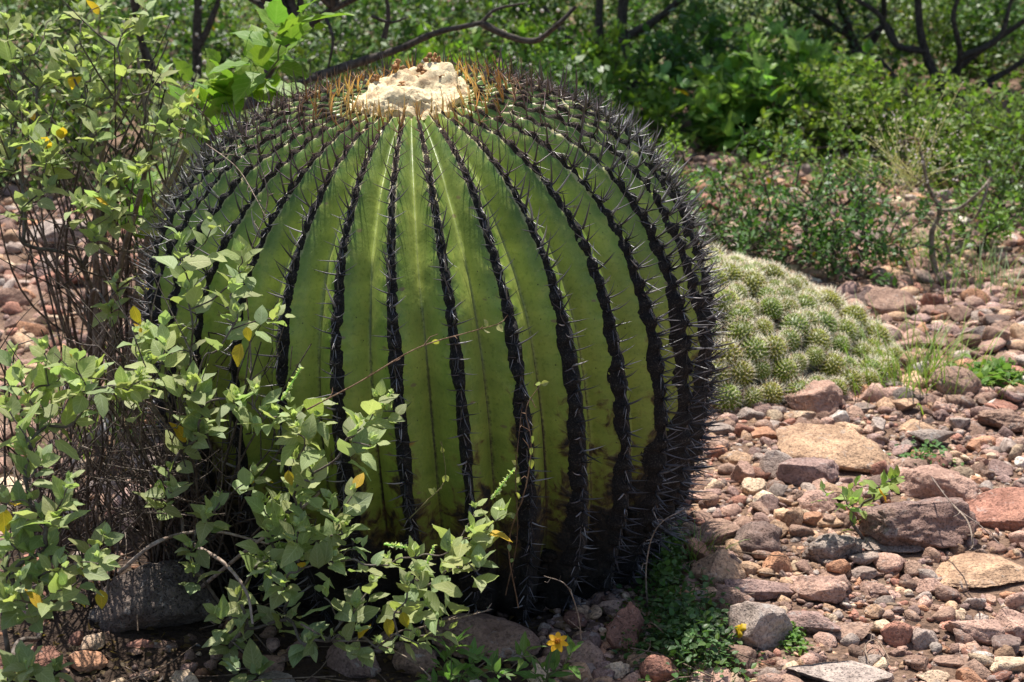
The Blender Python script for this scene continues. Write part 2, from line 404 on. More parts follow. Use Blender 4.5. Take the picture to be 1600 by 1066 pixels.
import bmesh
def ico(level):
    bm = bmesh.new(); bmesh.ops.create_icosphere(bm, subdivisions=level, radius=1.0)
    V = np.array([v.co[:] for v in bm.verts]); F = np.array([[v.index for v in f.verts] for f in bm.faces]); bm.free()
    return V, F
ICO = {l: ico(l) for l in (1, 2, 3, 4, 5, 6)}
def rock_shape(level, seed, cuts=9, rough=.06, boxy=.5, pits=0.0):
    """an irregular stone: random planes shear facets off a ball, corners stay rounded, then noise"""
    r = np.random.default_rng(seed); V, F = ICO[level]; V = V.copy()
    for _ in range(cuts):
        n = norm(r.normal(size=3)); d = r.uniform(.36, .78) if r.random() < boxy else r.uniform(.7, .95)
        h = V @ n - d; h = np.where(h > 0, h * .98, 0); V = V - h[:, None] * n
    if level > 3: V = V + V / np.linalg.norm(V, axis=1, keepdims=True) * (.022 * fbm(V * 9 + seed, seed + 3, 3) + .012 * np.abs(fbm(V * 22, seed + 4, 2)))[:, None]
    V = V * (1 + rough * 1.6 * fbm(V * 1.7 + seed, seed, 2)[:, None] + rough * .7 * fbm(V * 6 + seed, seed + 9, 2)[:, None])
    if pits: V = V * (1 - pits * np.clip(fbm(V * 13 + seed, seed + 5, 2) - .15, 0, 1)[:, None])
    V -= (V.max(0) + V.min(0)) / 2; V /= (V.max(0) - V.min(0)) / 2
    return V, F

# ------------------------------------------------------------------ ground
def ground_z(x, y):
    x = np.asarray(x, float); y = np.asarray(y, float)
    P = np.stack([x * 2.2, y * 2.2, np.zeros_like(x)], -1)
    fade = np.clip(1.5 - np.hypot(x, y - 4) / 20, 0, 1)
    z = (.018 * vnoise(P, 3) + .007 * vnoise(P * 4.1, 4)) * fade
    z = z + .10 * np.clip((-x - .9) / 2.5, 0, 1) * np.clip((y - 3.5) / 3, 0, 1)           # the bank rises a little on the left
    return z
def warp(n, lim, p=3.0):
    t = np.linspace(-1, 1, n); return np.sign(t) * (np.abs(t) ** p) * lim + t * 4.0
gx = warp(221, 300); gy = warp(221, 300) + 4.2
X, Y = np.meshgrid(gx, gy, indexing='xy'); Z = ground_z(X, Y)
i = np.arange(220)[:, None] * 221; j = np.arange(220)[None]
F = np.stack([i + j, i + j + 1, i + 222 + j, i + 221 + j], -1).reshape(-1, 4)
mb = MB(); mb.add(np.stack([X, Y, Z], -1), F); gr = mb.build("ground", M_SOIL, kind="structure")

# ------------------------------------------------------------------ the great barrel cactus
CC = np.array((-0.160, 3.12, 0.415))           # centre of the body
RB, HU, HL, NR = 0.556, 0.540, 0.63, 33
TILT = Matrix.Rotation(math.radians(9.5), 3, 'X') @ Matrix.Rotation(math.radians(-3.2), 3, 'Y')
TR = np.array(TILT)
PHI_MAX = math.pi * .955
TH0 = math.radians(-90 - 2.6)
cactus = thing("barrel_cactus", "giant round green barrel cactus with black spiny ribs and cream woolly crown", "cactus", (CC[0], CC[1], 0))
def prof(s):
    ph = s * PHI_MAX; c = np.cos(ph); sn = np.sin(ph)
    r = RB * np.abs(sn) ** np.where(c > 0, .765, .77); z = np.where(c > 0, HU, HL) * np.sign(c) * np.abs(c) ** np.where(c > 0, .80, 1.02)
    z = z - .02 * np.exp(-(s / .05) ** 2)
    return r, z
def surf(th, s, off=0.0, u=None):
    """point and outward normal on the ribbed skin"""
    th = np.asarray(th, float); s = np.asarray(s, float)
    r, z = prof(s); r2, z2 = prof(s + .004); r1, z1 = prof(np.maximum(s - .004, 1e-4))
    tr, tz = r2 - r1, z2 - z1; L = np.hypot(tr, tz) + 1e-9; nr, nz = -tz / L, tr / L
    ph = (th - TH0) * NR / (2 * math.pi) + .10 * np.sin(s * 5 + th * 3) * (1 - np.exp(-s * 6)) * .6
    if u is None:
        f = ph - np.floor(ph + .5); uu = np.abs(f) * 2
    else: uu = u
    dep = .052 * (1 - .55 * np.clip((s - .45) / .4, 0, 1)) * np.clip((s - .02) / .10, 0, 1)
    dep = np.minimum(dep, .55 * r * 2 * math.pi / NR * 1.3 + .004)
    gg = .42 * uu + .58 * uu ** 2.6
    cren = .0035 * np.cos(s * 2 * math.pi * 42) * np.clip(1 - uu * 2.2, 0, 1)
    P0 = np.stack([r * np.cos(th), r * np.sin(th), z], -1)
    o = -dep * gg + cren + off + .005 * fbm(P0 * 7, 5, 2)
    rr = r + nr * o; zz = z + nz * o
    P = np.stack([rr * np.cos(th), rr * np.sin(th), zz], -1); N = np.stack([nr * np.cos(th), nr * np.sin(th), nz], -1)
    return P, N, uu
def crest_th(k_, s):
    """angle of crest k at height s (inverts the slow weave of the ribs)"""
    th = TH0 + k_ * 2 * math.pi / NR + 0 * s
    for _ in range(6):
        w = .10 * np.sin(s * 5 + th * 3) * (1 - np.exp(-s * 6)) * .6
        th = TH0 + (k_ - w) * 2 * math.pi / NR
    return th
def toworld(P): return P @ TR.T + CC
NTH, NS = NR * 20, 180
th = np.linspace(0, 2 * math.pi, NTH, endpoint=False); s = np.linspace(.012, 1, NS)
TH, SS = np.meshgrid(th, s); P, N, UU = surf(TH, SS)
P = P + N * (.0016 * fbm(P * 30, 8, 2) * np.clip(UU * 3 - .6, 0, 1))[..., None]
P = P + N * (np.clip((SS - .62) / .05, 0, 1) * (.010 * fbm(P * 24, 11, 3)))[..., None]
i = np.arange(NS - 1)[:, None] * NTH; j = np.arange(NTH)[None]; q = (j + 1) % NTH
F = np.stack([i + j, i + NTH + j, i + NTH + q, i + q], -1).reshape(-1, 4)
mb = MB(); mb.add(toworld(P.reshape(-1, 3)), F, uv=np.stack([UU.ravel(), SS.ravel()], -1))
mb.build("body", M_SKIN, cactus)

VIEW = lambda P: (CAMP - P) / np.linalg.norm(CAMP - P, axis=-1, keepdims=True)
sp_pos, sp_dir, sp_nrm, sp_len, sp_tint, sp_vis = [], [], [], [], [], []
for kr in range(NR):
    # felted black band along the crest
    ss = np.linspace(.046, .97, 300); thc = crest_th(kr, ss)
    mid = crest_th(kr, np.array([.5]))[0]
    facing = math.degrees((mid + math.pi / 2 + math.pi) % (2 * math.pi) - math.pi)     # 0 = towards the camera, + = right
    crust = np.clip((facing - 12) / 55, 0, 1) if facing > 0 else .15
    hw = .0048 + .0058 * np.clip((ss - .1) / .3, 0, 1) + .006 * np.clip((ss - .35) / .4, 0, 1) * (.5 + crust) + .021 * crust * np.clip((ss - .28) / .3, 0, 1)
    hw = hw * (1 + (.12 + .25 * np.clip((ss - .2) / .25, 0, 1)) * fbm(np.stack([ss * 34, ss * 0 + kr * 7.7, ss * 0], -1), 21, 3)) * np.clip((ss - .045) / .03, .35, 1)
    cols = np.linspace(-1, 1, 9); r_, _ = prof(ss)
    dth = (hw / np.maximum(r_, .05))[:, None] * cols[None]
    TH = thc[:, None] + dth; S2 = np.repeat(ss[:, None], 9, 1)
    Pb, Nb, uu = surf(TH, S2)
    lump = fbm(Pb * 90, 31, 2)
    hump = (1 - cols[None] ** 2) * (.0028 + .005 * np.clip((S2 - .2) * 2, 0, 1)) * (1 + .35 * np.cos(S2 * 2 * math.pi * 42)) + .0018 * lump + .003 * crust * fbm(Pb * 38, 33, 2)
    Pb = Pb + Nb * (hump - .0006)[..., None]
    i = np.arange(299)[:, None] * 9; j = np.arange(8)[None]
    F = np.stack([i + j, i + 9 + j, i + 10 + j, i + j + 1], -1).reshape(-1, 4)
    tt = np.clip((S2 - .10) / .12, 0, 1)[..., None]
    tint = ((1 - tt) * np.array((2.8, 1.9, 1.4)) + tt * np.array((1.0, 1.0, 1.0))) * (1 + 1.3 * np.clip(np.cos(S2 * 2 * math.pi * 42), 0, 1) ** 3 * (1 - cols[None] ** 2))[..., None]
    mb = MB(); mb.add(toworld(Pb.reshape(-1, 3)), F, tint.reshape(-1, 3)); mb.build("areole_band", M_AREOLE, cactus)
    # areoles and their spines
    fine = np.linspace(.046, .95, 1200); Pc, Nc, _ = surf(crest_th(kr, fine), fine, u=np.zeros(1200))
    arc = np.concatenate([[0], np.cumsum(np.linalg.norm(np.diff(Pc, axis=0), axis=1))])
    a = 0.004
    while a < arc[-1]:
        ix = int(np.searchsorted(arc, a)); ix = min(ix, 1198); sa = fine[ix]
        n = Nc[ix]; t = norm(Pc[ix + 1] - Pc[ix]); b = np.cross(n, t); p = Pc[ix] + n * .002
        young = sa < .08
        L0 = .054 if sa > .16 else .042
        L0 *= 1 - .3 * max(0, (sa - .75) / .2)
        specs = [(n * 1.0 - t * .28, L0 * 1.0), (n * .62 + b * .8 - t * .10, L0 * .72), (n * .62 - b * .8 - t * .10, L0 * .72), (n * .35 + t * .9, L0 * .55)]
        if crust > .55 and sa > .2: specs += [(n * .8 + b * rng.uniform(-.7, .7) - t * .3, L0 * .9), (n * .9 + b * rng.uniform(-.5, .5) + t * .2, L0 * .8), (n * .5 + b * rng.uniform(-1, 1), L0 * .7)]
        if sa > .12: specs += [(n * .22 + t * 1.0 + b * .15, L0 * .6), (n * .26 + t * 1.0 - b * .25, L0 * .5)]
        if rng.random() < .45: specs.append((n * .55 + b * rng.uniform(-.9, .9) - t * .6, L0 * .6))
        if young: specs = [(n * 1.0 + b * rng.uniform(-.3, .3) - t * .1, .043), (n * 1.0 + b * rng.uniform(-.5, .5), .040), (n * 1.0 + b * rng.uniform(-.7, .7) - t * .3, .028)]
        for d, L in specs:
            if rng.random() < .07: continue
            d = norm(d + rng.normal(size=3) * .14)
            L *= rng.uniform(.65, 1.2)
            if sa < .064: c = np.array((.88, .56, .17)) * rng.uniform(.7, 1.15)
            elif sa < .10:
                f = (sa - .064) / .036; c = (1 - f) * np.array((.6, .28, .05)) + f * np.array((.12, .055, .045)); c = c * rng.uniform(.7, 1.3)
            elif sa < .22:
                f = (sa - .10) / .12; c = (1 - f) * np.array((.12, .055, .045)) + f * np.array((.06, .05, .055)); c = c * rng.uniform(.7, 1.3)
            else:
                c = np.array((.062, .056, .062)) * rng.uniform(.35, 1.7)
                if rng.random() < .16: c = np.array((.30, .28, .28)) * rng.uniform(.7, 1.2)
            sp_pos.append(p + rng.normal(size=3) * .0015); sp_dir.append(d); sp_nrm.append(norm(-t + .3 * n + rng.normal(size=3) * .3)); sp_len.append(L); sp_tint.append(c)
            sp_vis.append(n)
        a += (.0265 if sa > .2 else .028) * rng.uniform(.8, 1.2)
sp_pos = toworld(np.array(sp_pos)); sp_dir = np.array(sp_dir) @ TR.T; sp_nrm = np.array(sp_nrm) @ TR.T
sp_len = np.array(sp_len); sp_tint = np.array(sp_tint); sp_vis = np.array(sp_vis) @ TR.T
SR = frames(sp_dir, sp_nrm)
vw = VIEW(sp_pos); facing = (sp_vis * vw).sum(1)
perp = np.sqrt(np.maximum(0, 1 - (sp_dir * vw).sum(1) ** 2)) * sp_len
px_, py_, _ = proj(sp_pos)
score = perp * (facing > -.12) * np.where(px_ > 560, 1.0, .25) * (py_ < 860)
order = np.argsort(-score); top = order[:295]; rest = order[295:]
sp_me = []
for sp in SPINE:
    mb = MB(); mb.add(sp[0], sp[1], uv=sp[2]); sp_me.append(mb.mesh("spine", M_SPINE))
for ii in top:
    o = link("spine", sp_me[ii % 3], cactus, M=mat4(SR[ii], sp_len[ii], sp_pos[ii])); o.color = (*sp_tint[ii], 1)
mb = MB()
for v in range(3):
    m = rest[rest % 3 == v]; stamp(mb, SPINE[v], SR[m], sp_len[m], sp_pos[m], sp_tint[m])
mb.build("spines", M_SPINE, cactus, kind="stuff")

# woolly crown
V, F = ICO[6]; V = V.copy(); up = V[:, 2] > -.25; W = V.copy()
rad = 1 + .18 * fbm(V * 2.0, 41, 3)
W = V * rad[:, None] * np.array((.113, .110, .054))
W[:, 2] += .007 * fbm(V * 5, 43, 4) + .006 * np.abs(fbm(V * 13, 47, 3))
for cx, cy, h, w in ((-.026, .032, .014, .022), (.046, .040, .018, .032), (-.066, .03, .010, .022), (.02, -.02, -.005, .03), (.01, .03, -.006, .02), (.075, .02, .010, .024)):
    W[:, 2] += h * np.exp(-((W[:, 0] - cx) ** 2 + (W[:, 1] - cy) ** 2) / w ** 2) * (V[:, 2] > 0)
AP = np.array((0, 0, HU - .024))
mb = MB(); mb.add(toworld(W + AP), F); wool = mb.build("wool_crown", M_WOOL, cactus)
fi = rng.integers(0, len(W), 42000); fi = fi[V[fi, 2] > .02]; n_ = len(fi)
D = V[fi] + rng.normal(size=(n_, 3)) * .9
mb = MB(); stamp(mb, NEEDLE, frames(D, rng.normal(size=(n_, 3))), rng.uniform(.007, .017, n_), W[fi] + AP, np.array((.82, .68, .42)) * rng.uniform(.6, 1.15, (n_, 1)))
Vf = mb.V[0]; mb.V[0] = toworld(Vf); mb.build("wool_fibres", M_NEEDLE, wool, kind="stuff")
for cx, cy, z0, sc in ((-.026, .035, .070, .012), (.048, .045, .076, .012), (-.068, .028, .052, .010), (.020, .018, .058, .012), (-.018, -.02, .046, .010), (.06, .0, .05, .008)):
    mb = MB()
    for q in range(7):
        Vr, Fr = rock_shape(2, int(abs(cx) * 1e4) + q, 5, .3); o_ = rng.normal(size=3) * sc * .5
        mb.add(toworld(Vr * sc * rng.uniform(.3, .65, 3) + o_ + np.array((cx, cy, z0)) + AP), Fr, np.array((1, 1, 1)) * rng.uniform(.6, 1.6))
    mb.build("dried_flower", M_HUSK, cactus)

# crust of dead roots and cork round the foot of the cactus
mb = MB()
for _ in range(420):
    t_ = rng.uniform(0, 2 * math.pi); sa = rng.uniform(.62, .86); p, n, _u = surf(np.array([t_]), np.array([sa])); p = toworld(p[0]); n = TR @ n[0]
    if p[2] < -.02: continue
    Vr, Fr = rock_shape(2, int(rng.integers(1e6)), 5, .2); sc = rng.uniform(.010, .026)
    mb.add(Vr * sc * np.array((1, 1, .8)) + p, Fr)
k = NT("rotten_cork"); n = k.noise(180, 4, .7, k.gpos())
M_CORK = k.done(k.pbr(k.ramp(n, [(.4, (.006, .005, .004)), (.7, (.045, .034, .026))]), .9, k.bump(n, 1, .006), .2))
mb.build("corky_crust", M_CORK, cactus, kind="stuff")

# ------------------------------------------------------------------ stones
ROCKCOL = {
 "pink": (.44, .27, .22), "tan": (.50, .32, .19), "brown": (.27, .165, .125), "purple": (.25, .16, .16), "grey": (.33, .29, .27),
 "red": (.36, .13, .09), "orange": (.47, .21, .10), "cream": (.60, .47, .33), "dark": (.10, .075, .075), "white": (.62, .58, .53)}
RK = {}
def rock_mesh(kind, v, mat, hi=False):
    key = (kind, v, mat.name, hi)
    if key not in RK:
        lv, cuts, rough, boxy = {"block": (4, 9, .06, .9), "round": (4, 8, .05, .5), "slab": (5, 10, .05, 1.0), "boulder": (5, 11, .08, .8), "pit": (5, 8, .09, .5)}[kind]
        lv = 5 if hi else 4
        V, F = rock_shape(lv, 100 + v * 7 + len(kind), cuts, rough, boxy, .10 if kind == "pit" else .02)
        m = MB(); m.add(V, F); RK[key] = m.mesh("stone", mat)
    return RK[key]
placed = []     # (x, y, r)
def put_rock(cx, cy, w, h, colr, kind, label, v=0, ang=0.0, depth=None, flat=None, tilt=0.0, lift=0.0, shade=1.0, name="rock", group=None):
    """cx, cy, w, h: how it shows in the photograph"""
    g0 = gnd(cx, cy + h * .30)
    sl = math.hypot(g0[1], CAM_H); W_ = w * sl / FPX * 1.06
    el = math.atan2(CAM_H, g0[1]); Hp = h * sl / FPX
    D_ = depth * W_ if depth else min(W_ * .85, Hp * 1.25)
    H_ = max(.35 * Hp, (Hp - D_ * math.sin(el) * .75) / math.cos(el)) if flat is None else flat * W_
    o = link(name, rock_mesh(kind, v, M_PIT if kind == "pit" else M_ROCK, w > 84))
    z = float(ground_z(g0[0], g0[1])) + H_ * .30 + lift
    o.location = (g0[0], g0[1], z); o.scale = (W_ / 2, D_ / 2, H_ / 2 * 1.15)
    o.rotation_euler = (rng.uniform(-.08, .08), tilt, math.radians(ang))
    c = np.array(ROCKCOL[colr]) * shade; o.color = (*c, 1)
    tag(o, label, "rock", group)
    placed.append((g0[0], g0[1], max(W_, D_) * .46))
    return o
NAMED = [
 (1300, 692, 190, 100, "tan", "slab", "large flat tan rock slab in the gravel below the clump of small cacti", 1, -28, .52, .30, .12),
 (1212, 722, 55, 72, "grey", "block", "pale grey pointed rock leaning at the left end of the tan slab", 2, 10, .8, .75),
 (1262, 742, 100, 42, "purple", "round", "smooth maroon oblong rock lying against the front of the tan slab", 3, 12, .5, .36),
 (1268, 624, 88, 56, "pink", "boulder", "pink wedge shaped rock touching the front of the cactus clump", 4, -20, .7, .55),
 (1150, 621, 78, 38, "brown", "round", "dark reddish oval rock between the barrel cactus and the cactus clump", 5, 0, .7, .5, 0, 0, .8),
 (1166, 643, 32, 22, "grey", "round", "small smooth grey stone in front of the dark oval rock by the clump", 6, 0),
 (1213, 641, 34, 20, "grey", "round", "small grey green stone just left of the pink wedge rock", 7, 0),
 (1311, 657, 30, 30, "white", "round", "small whitish egg shaped stone above the tan slab", 8, 0, .9, .9),
 (1254, 648, 48, 18, "cream", "block", "flat cream stone lying just above the tan slab", 9, 0),
 (1424, 808, 172, 104, "purple", "pit", "big dark pitted boulder behind the little seedling", 1, 6, .8, .40, 0, 0, .75),
 (1462, 758, 118, 66, "pink", "boulder", "pinkish grey boulder behind the big pitted boulder", 2, -10, .7, .4),
 (1395, 850, 130, 26, "grey", "pit", "low crusty grey stone slab lying under the big pitted boulder", 3, 4, .4, .14),
 (1572, 795, 140, 84, "red", "slab", "flat topped brick red rock slab at the right edge", 5, -16, .7, .34),
 (1178, 838, 82, 74, "dark", "pit", "dark grey pitted rock in the gravel right of the cactus foot", 4, -30, .8, .6, 0, 0, 1.3),
 (1121, 884, 86, 70, "tan", "slab", "blocky orange tan rock beside the foot of the cactus", 7, 12, .8, .62),
 (1135, 944, 58, 42, "brown", "round", "round brown cobble behind the rock with a yellow lichen spot", 8, 0, .8, .7),
 (1186, 980, 96, 80, "grey", "block", "grey brown boulder carrying a bright yellow lichen spot", 9, -10, .8, .66),
 (1270, 968, 88, 56, "purple", "boulder", "purple grey boulder right of the lichen spotted boulder", 3, -24, .6, .42),
 (1190, 920, 110, 34, "purple", "slab", "low purple rock behind the lichen spotted boulder", 9, -8, .5, .22),
 (1278, 918, 88, 50, "pink", "boulder", "pale pink boulder below the dark ovoid stone", 5, 10, .7, .42),
 (1300, 857, 92, 50, "grey", "pit", "grey brown egg shaped pitted rock left of the seedling", 6, 0, .6, .46, 0, 0, .8),
 (1352, 872, 50, 26, "grey", "round", "smooth grey stone at the foot of the seedling", 11, 10),
 (1312, 1046, 150, 60, "grey", "round", "long smooth buff stone half buried at the bottom edge", 12, -22, .5, .2, 0, 0, 1.15),
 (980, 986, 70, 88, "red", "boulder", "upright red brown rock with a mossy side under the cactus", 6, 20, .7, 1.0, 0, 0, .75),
 (1030, 1052, 58, 62, "red", "block", "pointed brick red rock at the bottom edge", 13, 10, .8, .9, 0, 0, .8),
 (898, 1022, 90, 46, "brown", "block", "reddish brown rock behind the yellow flower", 14, -14, .7, .4),
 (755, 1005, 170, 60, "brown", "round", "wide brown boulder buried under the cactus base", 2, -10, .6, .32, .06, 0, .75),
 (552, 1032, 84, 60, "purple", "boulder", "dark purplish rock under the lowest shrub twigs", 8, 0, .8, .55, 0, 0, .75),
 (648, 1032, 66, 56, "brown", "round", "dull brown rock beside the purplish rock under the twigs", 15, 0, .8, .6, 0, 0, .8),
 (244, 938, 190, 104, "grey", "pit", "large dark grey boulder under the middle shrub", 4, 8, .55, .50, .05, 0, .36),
 (40, 1034, 124, 62, "red", "slab", "long brick red rock in the bottom left corner", 11, 4, .6, .32, 0, 0, .7),
 (138, 1036, 60, 36, "orange", "block", "small rust coloured rock right of the long brick red rock", 16, 0),
 (222, 1004, 46, 16, "red", "block", "small flat rust red stone under the grey boulder", 17, 0),
 (232, 1056, 30, 18, "brown", "round", "small brown stone at the bottom edge under the shrub", 18, 0),
 (92, 374, 120, 50, "grey", "slab", "grey ledge of rock with dark shadow below it behind the left shrub", 13, -6, .6, .30),
 (95, 440, 90, 34, "red", "slab", "dusty red flat rock behind the left shrub stems", 14, 4, .6, .26),
 (165, 418, 60, 30, "pink", "block", "pink rock resting beside the dusty red flat rock", 19, 0),
 (85, 502, 66, 26, "cream", "block", "pale buff flat stone behind the left shrub stems", 20, 0),
 (24, 470, 54, 40, "brown", "boulder", "brown boulder at the left edge behind the stems", 10, 0),
 (1390, 478, 76, 50, "brown", "boulder", "chunky red brown rock on the gravel beyond the cactus clump", 11, -14, .8, .55),
 (1346, 478, 44, 30, "dark", "round", "small black brown rock left of the chunky red brown rock", 21, 0, .8, .7, 0, 0, 1.2),
 (1406, 431, 38, 24, "tan", "round", "round tan cobble on dark litter beyond the clump", 22, 0),
 (1399, 496, 34, 22, "tan", "block", "small tan rock in front of the chunky red brown rock", 23, 0),
 (1492, 602, 76, 48, "brown", "round", "dark red brown boulder left of the creeping weed", 24, -14, .8, .6),
 (1411, 638, 52, 26, "tan", "round", "smooth tan cobble at the right end of the cactus clump", 25, 0),
 (1572, 655, 86, 46, "brown", "pit", "dull brown pitted rock near the right edge", 7, -14),
 (1456, 684, 78, 32, "grey", "slab", "dark grey flat rock resting on pebbles", 15, 4, .5, .22, .06, .012, .8),
 (1432, 668, 56, 30, "tan", "block", "pale tan block behind the dark grey flat rock", 26, 0),
 (1421, 728, 60, 40, "brown", "boulder", "brownish pink rock between tan slab and pinkish boulder", 12, -10),
 (1554, 536, 42, 44, "brown", "round", "upright rounded brown rock on the middle gravel", 27, 0, .8, .95),
 (1520, 524, 60, 28, "grey", "slab", "grey slab left of the upright rounded brown rock", 16, 0),
 (1590, 545, 40, 24, "tan", "round", "tan cobble cut by the right edge of the middle gravel", 28, 0),
 (1460, 540, 70, 26, "brown", "slab", "long brown slab in the middle gravel", 17, -6),
 (1136, 257, 44, 28, "brown", "round", "red brown rock in the shade at the foot of the broadleaf bush", 29, 0),
 (1211, 279, 42, 16, "dark", "round", "dark oblong stone lying under the broadleaf bush", 30, 0, None, None, 0, 0, 1.4),
 (1583, 955, 66, 84, "pink", "boulder", "pink grey boulder at the right edge low down", 13, 0, .8, .6),
 (1541, 880, 170, 44, "tan", "slab", "broad low tan slab at the right edge", 18, 4, .6, .14),
 (1400, 984, 46, 48, "red", "block", "rounded brick red cobble in the front gravel", 31, 0, .8, .9),
 (1444, 986, 46, 40, "grey", "block", "pale blue grey angular cobble in the front gravel", 32, 0),
 (1330, 978, 60, 46, "brown", "block", "grooved brown rock right of the purple grey boulder", 33, 0),
 (1374, 972, 52, 34, "cream", "block", "cream and grey block left of the brick red cobble", 34, 0),
 (1520, 968, 78, 50, "pink", "boulder", "rough pink orange boulder in the front gravel", 14, 0, .8, .45),
 (1490, 1022, 60, 26, "brown", "slab", "flat brown slab of rock low in the front gravel", 19, 0),
 (1458, 1048, 52, 32, "cream", "block", "cream cubic rock at the bottom edge", 35, 0),
 (1575, 1030, 56, 40, "cream", "round", "creamy grey round rock in the bottom right corner", 36, 0),
 (1554, 1053, 26, 18, "dark", "round", "small slate dark stone at the bottom edge", 37, 0, None, None, 0, 0, 1.6),
 (1236, 812, 34, 40, "tan", "block", "upright olive tan rock in the gravel left of the seedling", 38, 0, .8, 1.0),
 (1268, 812, 36, 28, "orange", "round", "rust orange cobble right of the upright olive rock", 39, 0),
 (1120, 828, 70, 44, "brown", "boulder", "pinkish brown rock close to the right foot of the cactus", 15, 0),
 (1160, 740, 34, 44, "pink", "round", "pinkish cobble beside the big cactus at half slope", 40, 0),
 (1150, 715, 50, 30, "tan", "boulder", "buff cobble against the spines of the big cactus", 16, 0),
 (1278, 785, 62, 42, "pink", "pit", "flat pink grey rock just above the seedling leaves", 8, -12),
 (1213, 880, 44, 46, "orange", "block", "small rusty block right of the blocky orange tan rock", 41, 0),
 (1310, 886, 38, 40, "orange", "block", "rosy orange block below the ovoid pitted rock", 42, 0),
]

# more stones, sized and coloured at random, still one object each
MEANC = np.array((.352, .262, .205))
for q_ in ROCKCOL: ROCKCOL[q_] = tuple(1.0 * (MEANC + (np.array(ROCKCOL[q_]) - MEANC) * (.62 if q_ not in ("dark", "white", "cream") else .8)))
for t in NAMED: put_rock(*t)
def landmark(px, py):
    spots = [((1280, 640), "near the front of the cactus clump"), ((1300, 760), "around the large tan slab"), ((1420, 830), "around the big pitted boulder"),
             ((1180, 880), "beside the blocky orange tan rock"), ((1190, 1000), "around the lichen spotted boulder"), ((1380, 950), "in the middle of the front gravel"),
             ((1540, 980), "in the lower right gravel"), ((1540, 720), "above the flat brick red slab"), ((1500, 620), "around the dark red brown boulder"),
             ((1400, 460), "beyond the cactus clump"), ((1560, 480), "at the right edge beyond the clump"), ((1180, 300), "in front of the broadleaf bush"),
             ((1450, 360), "under the thorny shrubs"), ((100, 450), "behind the left shrub"), ((150, 1000), "under the left shrub"), ((800, 1030), "in the shade of the big cactus"),
             ((1320, 340), "on the far gravel strip"), ((1110, 740), "close to the side of the big cactus")]
    return min(spots, key=lambda s_: (s_[0][0] - px) ** 2 + (s_[0][1] - py) ** 2)[1]
names = list(ROCKCOL); wts = np.array([.20, .13, .22, .13, .12, .07, .06, .06, .03, .02]); wts = wts / wts.sum()
KIND = ["block", "round", "boulder", "slab", "pit", "block"]
def clear(x, y, r, f=.92):
    for a, b, c in placed:
        if (a - x) ** 2 + (b - y) ** 2 < ((c + r) * f) ** 2: return False
    return True
CL = np.array((.50, 4.42)); CLR = (.60, .44)
def in_solid(x, y, r):
    if (x - CC[0]) ** 2 + (y - CC[1]) ** 2 < (.44 + r) ** 2: return True
    return ((x - CL[0]) / (CLR[0] + r * .5)) ** 2 + ((y - CL[1]) / (CLR[1] + r * .5)) ** 2 < 1
n_ind, tries, BUDGET = len(NAMED), 0, 296
seen_lab = {}
while n_ind < BUDGET and tries < 30000:
    tries += 1
    f = n_ind / BUDGET
    if rng.random() < .84: px, py = rng.uniform(1040, 1630), 1085 - (1085 - 250) * rng.random() ** 1.05
    else: px, py = (rng.uniform(-20, 330), rng.uniform(340, 1080)) if rng.random() < .6 else (rng.uniform(400, 1050), rng.uniform(985, 1080))
    g0 = gnd(px, py); sl = math.hypot(g0[1], CAM_H)
    r = (.046 - .028 * f) * rng.uniform(.7, 1.35) * (1 + .12 * max(0, g0[1] - 4))
    if in_solid(g0[0], g0[1], r) or not clear(g0[0], g0[1], r): continue
    ci = rng.choice(len(names), p=wts); kind = KIND[rng.integers(6)]; v = int(rng.integers(0, 7))
    wpx = 2 * r * FPX / sl
    asp = rng.uniform(.45, .8); o = link("rock", rock_mesh(kind, v, M_PIT if kind == "pit" else M_ROCK))
    H_ = 2 * r * rng.uniform(.4, .8)
    o.location = (g0[0], g0[1], float(ground_z(g0[0], g0[1])) + H_ * .22); o.scale = (r, r * rng.uniform(.65, 1), H_ / 2)
    o.rotation_euler = (rng.uniform(-.25, .25), rng.uniform(-.25, .25), rng.uniform(0, 6.28))
    c = np.array(ROCKCOL[names[ci]]) * rng.uniform(.62, 1.25); dk = .6 if px < 1000 else 1.0; o.color = (*(c), 1)
    cname = {"pink": "dusty pink", "tan": "tan", "brown": "reddish brown", "purple": "purplish", "grey": "grey", "red": "brick red", "orange": "rust orange", "cream": "cream", "dark": "blackish", "white": "whitish"}[names[ci]]
    kn = {"block": "angular", "round": "rounded", "boulder": "rough", "slab": "flattish", "pit": "pitted"}[kind]
    sz = "large" if wpx > 72 else "medium" if wpx > 45 else "small" if wpx > 28 else "tiny"
    lab = f"{sz} {cname} {kn} stone {landmark(px, py)}"
    tag(o, lab, "rock", "loose stones on the gravel")
    placed.append((g0[0], g0[1], r)); n_ind += 1

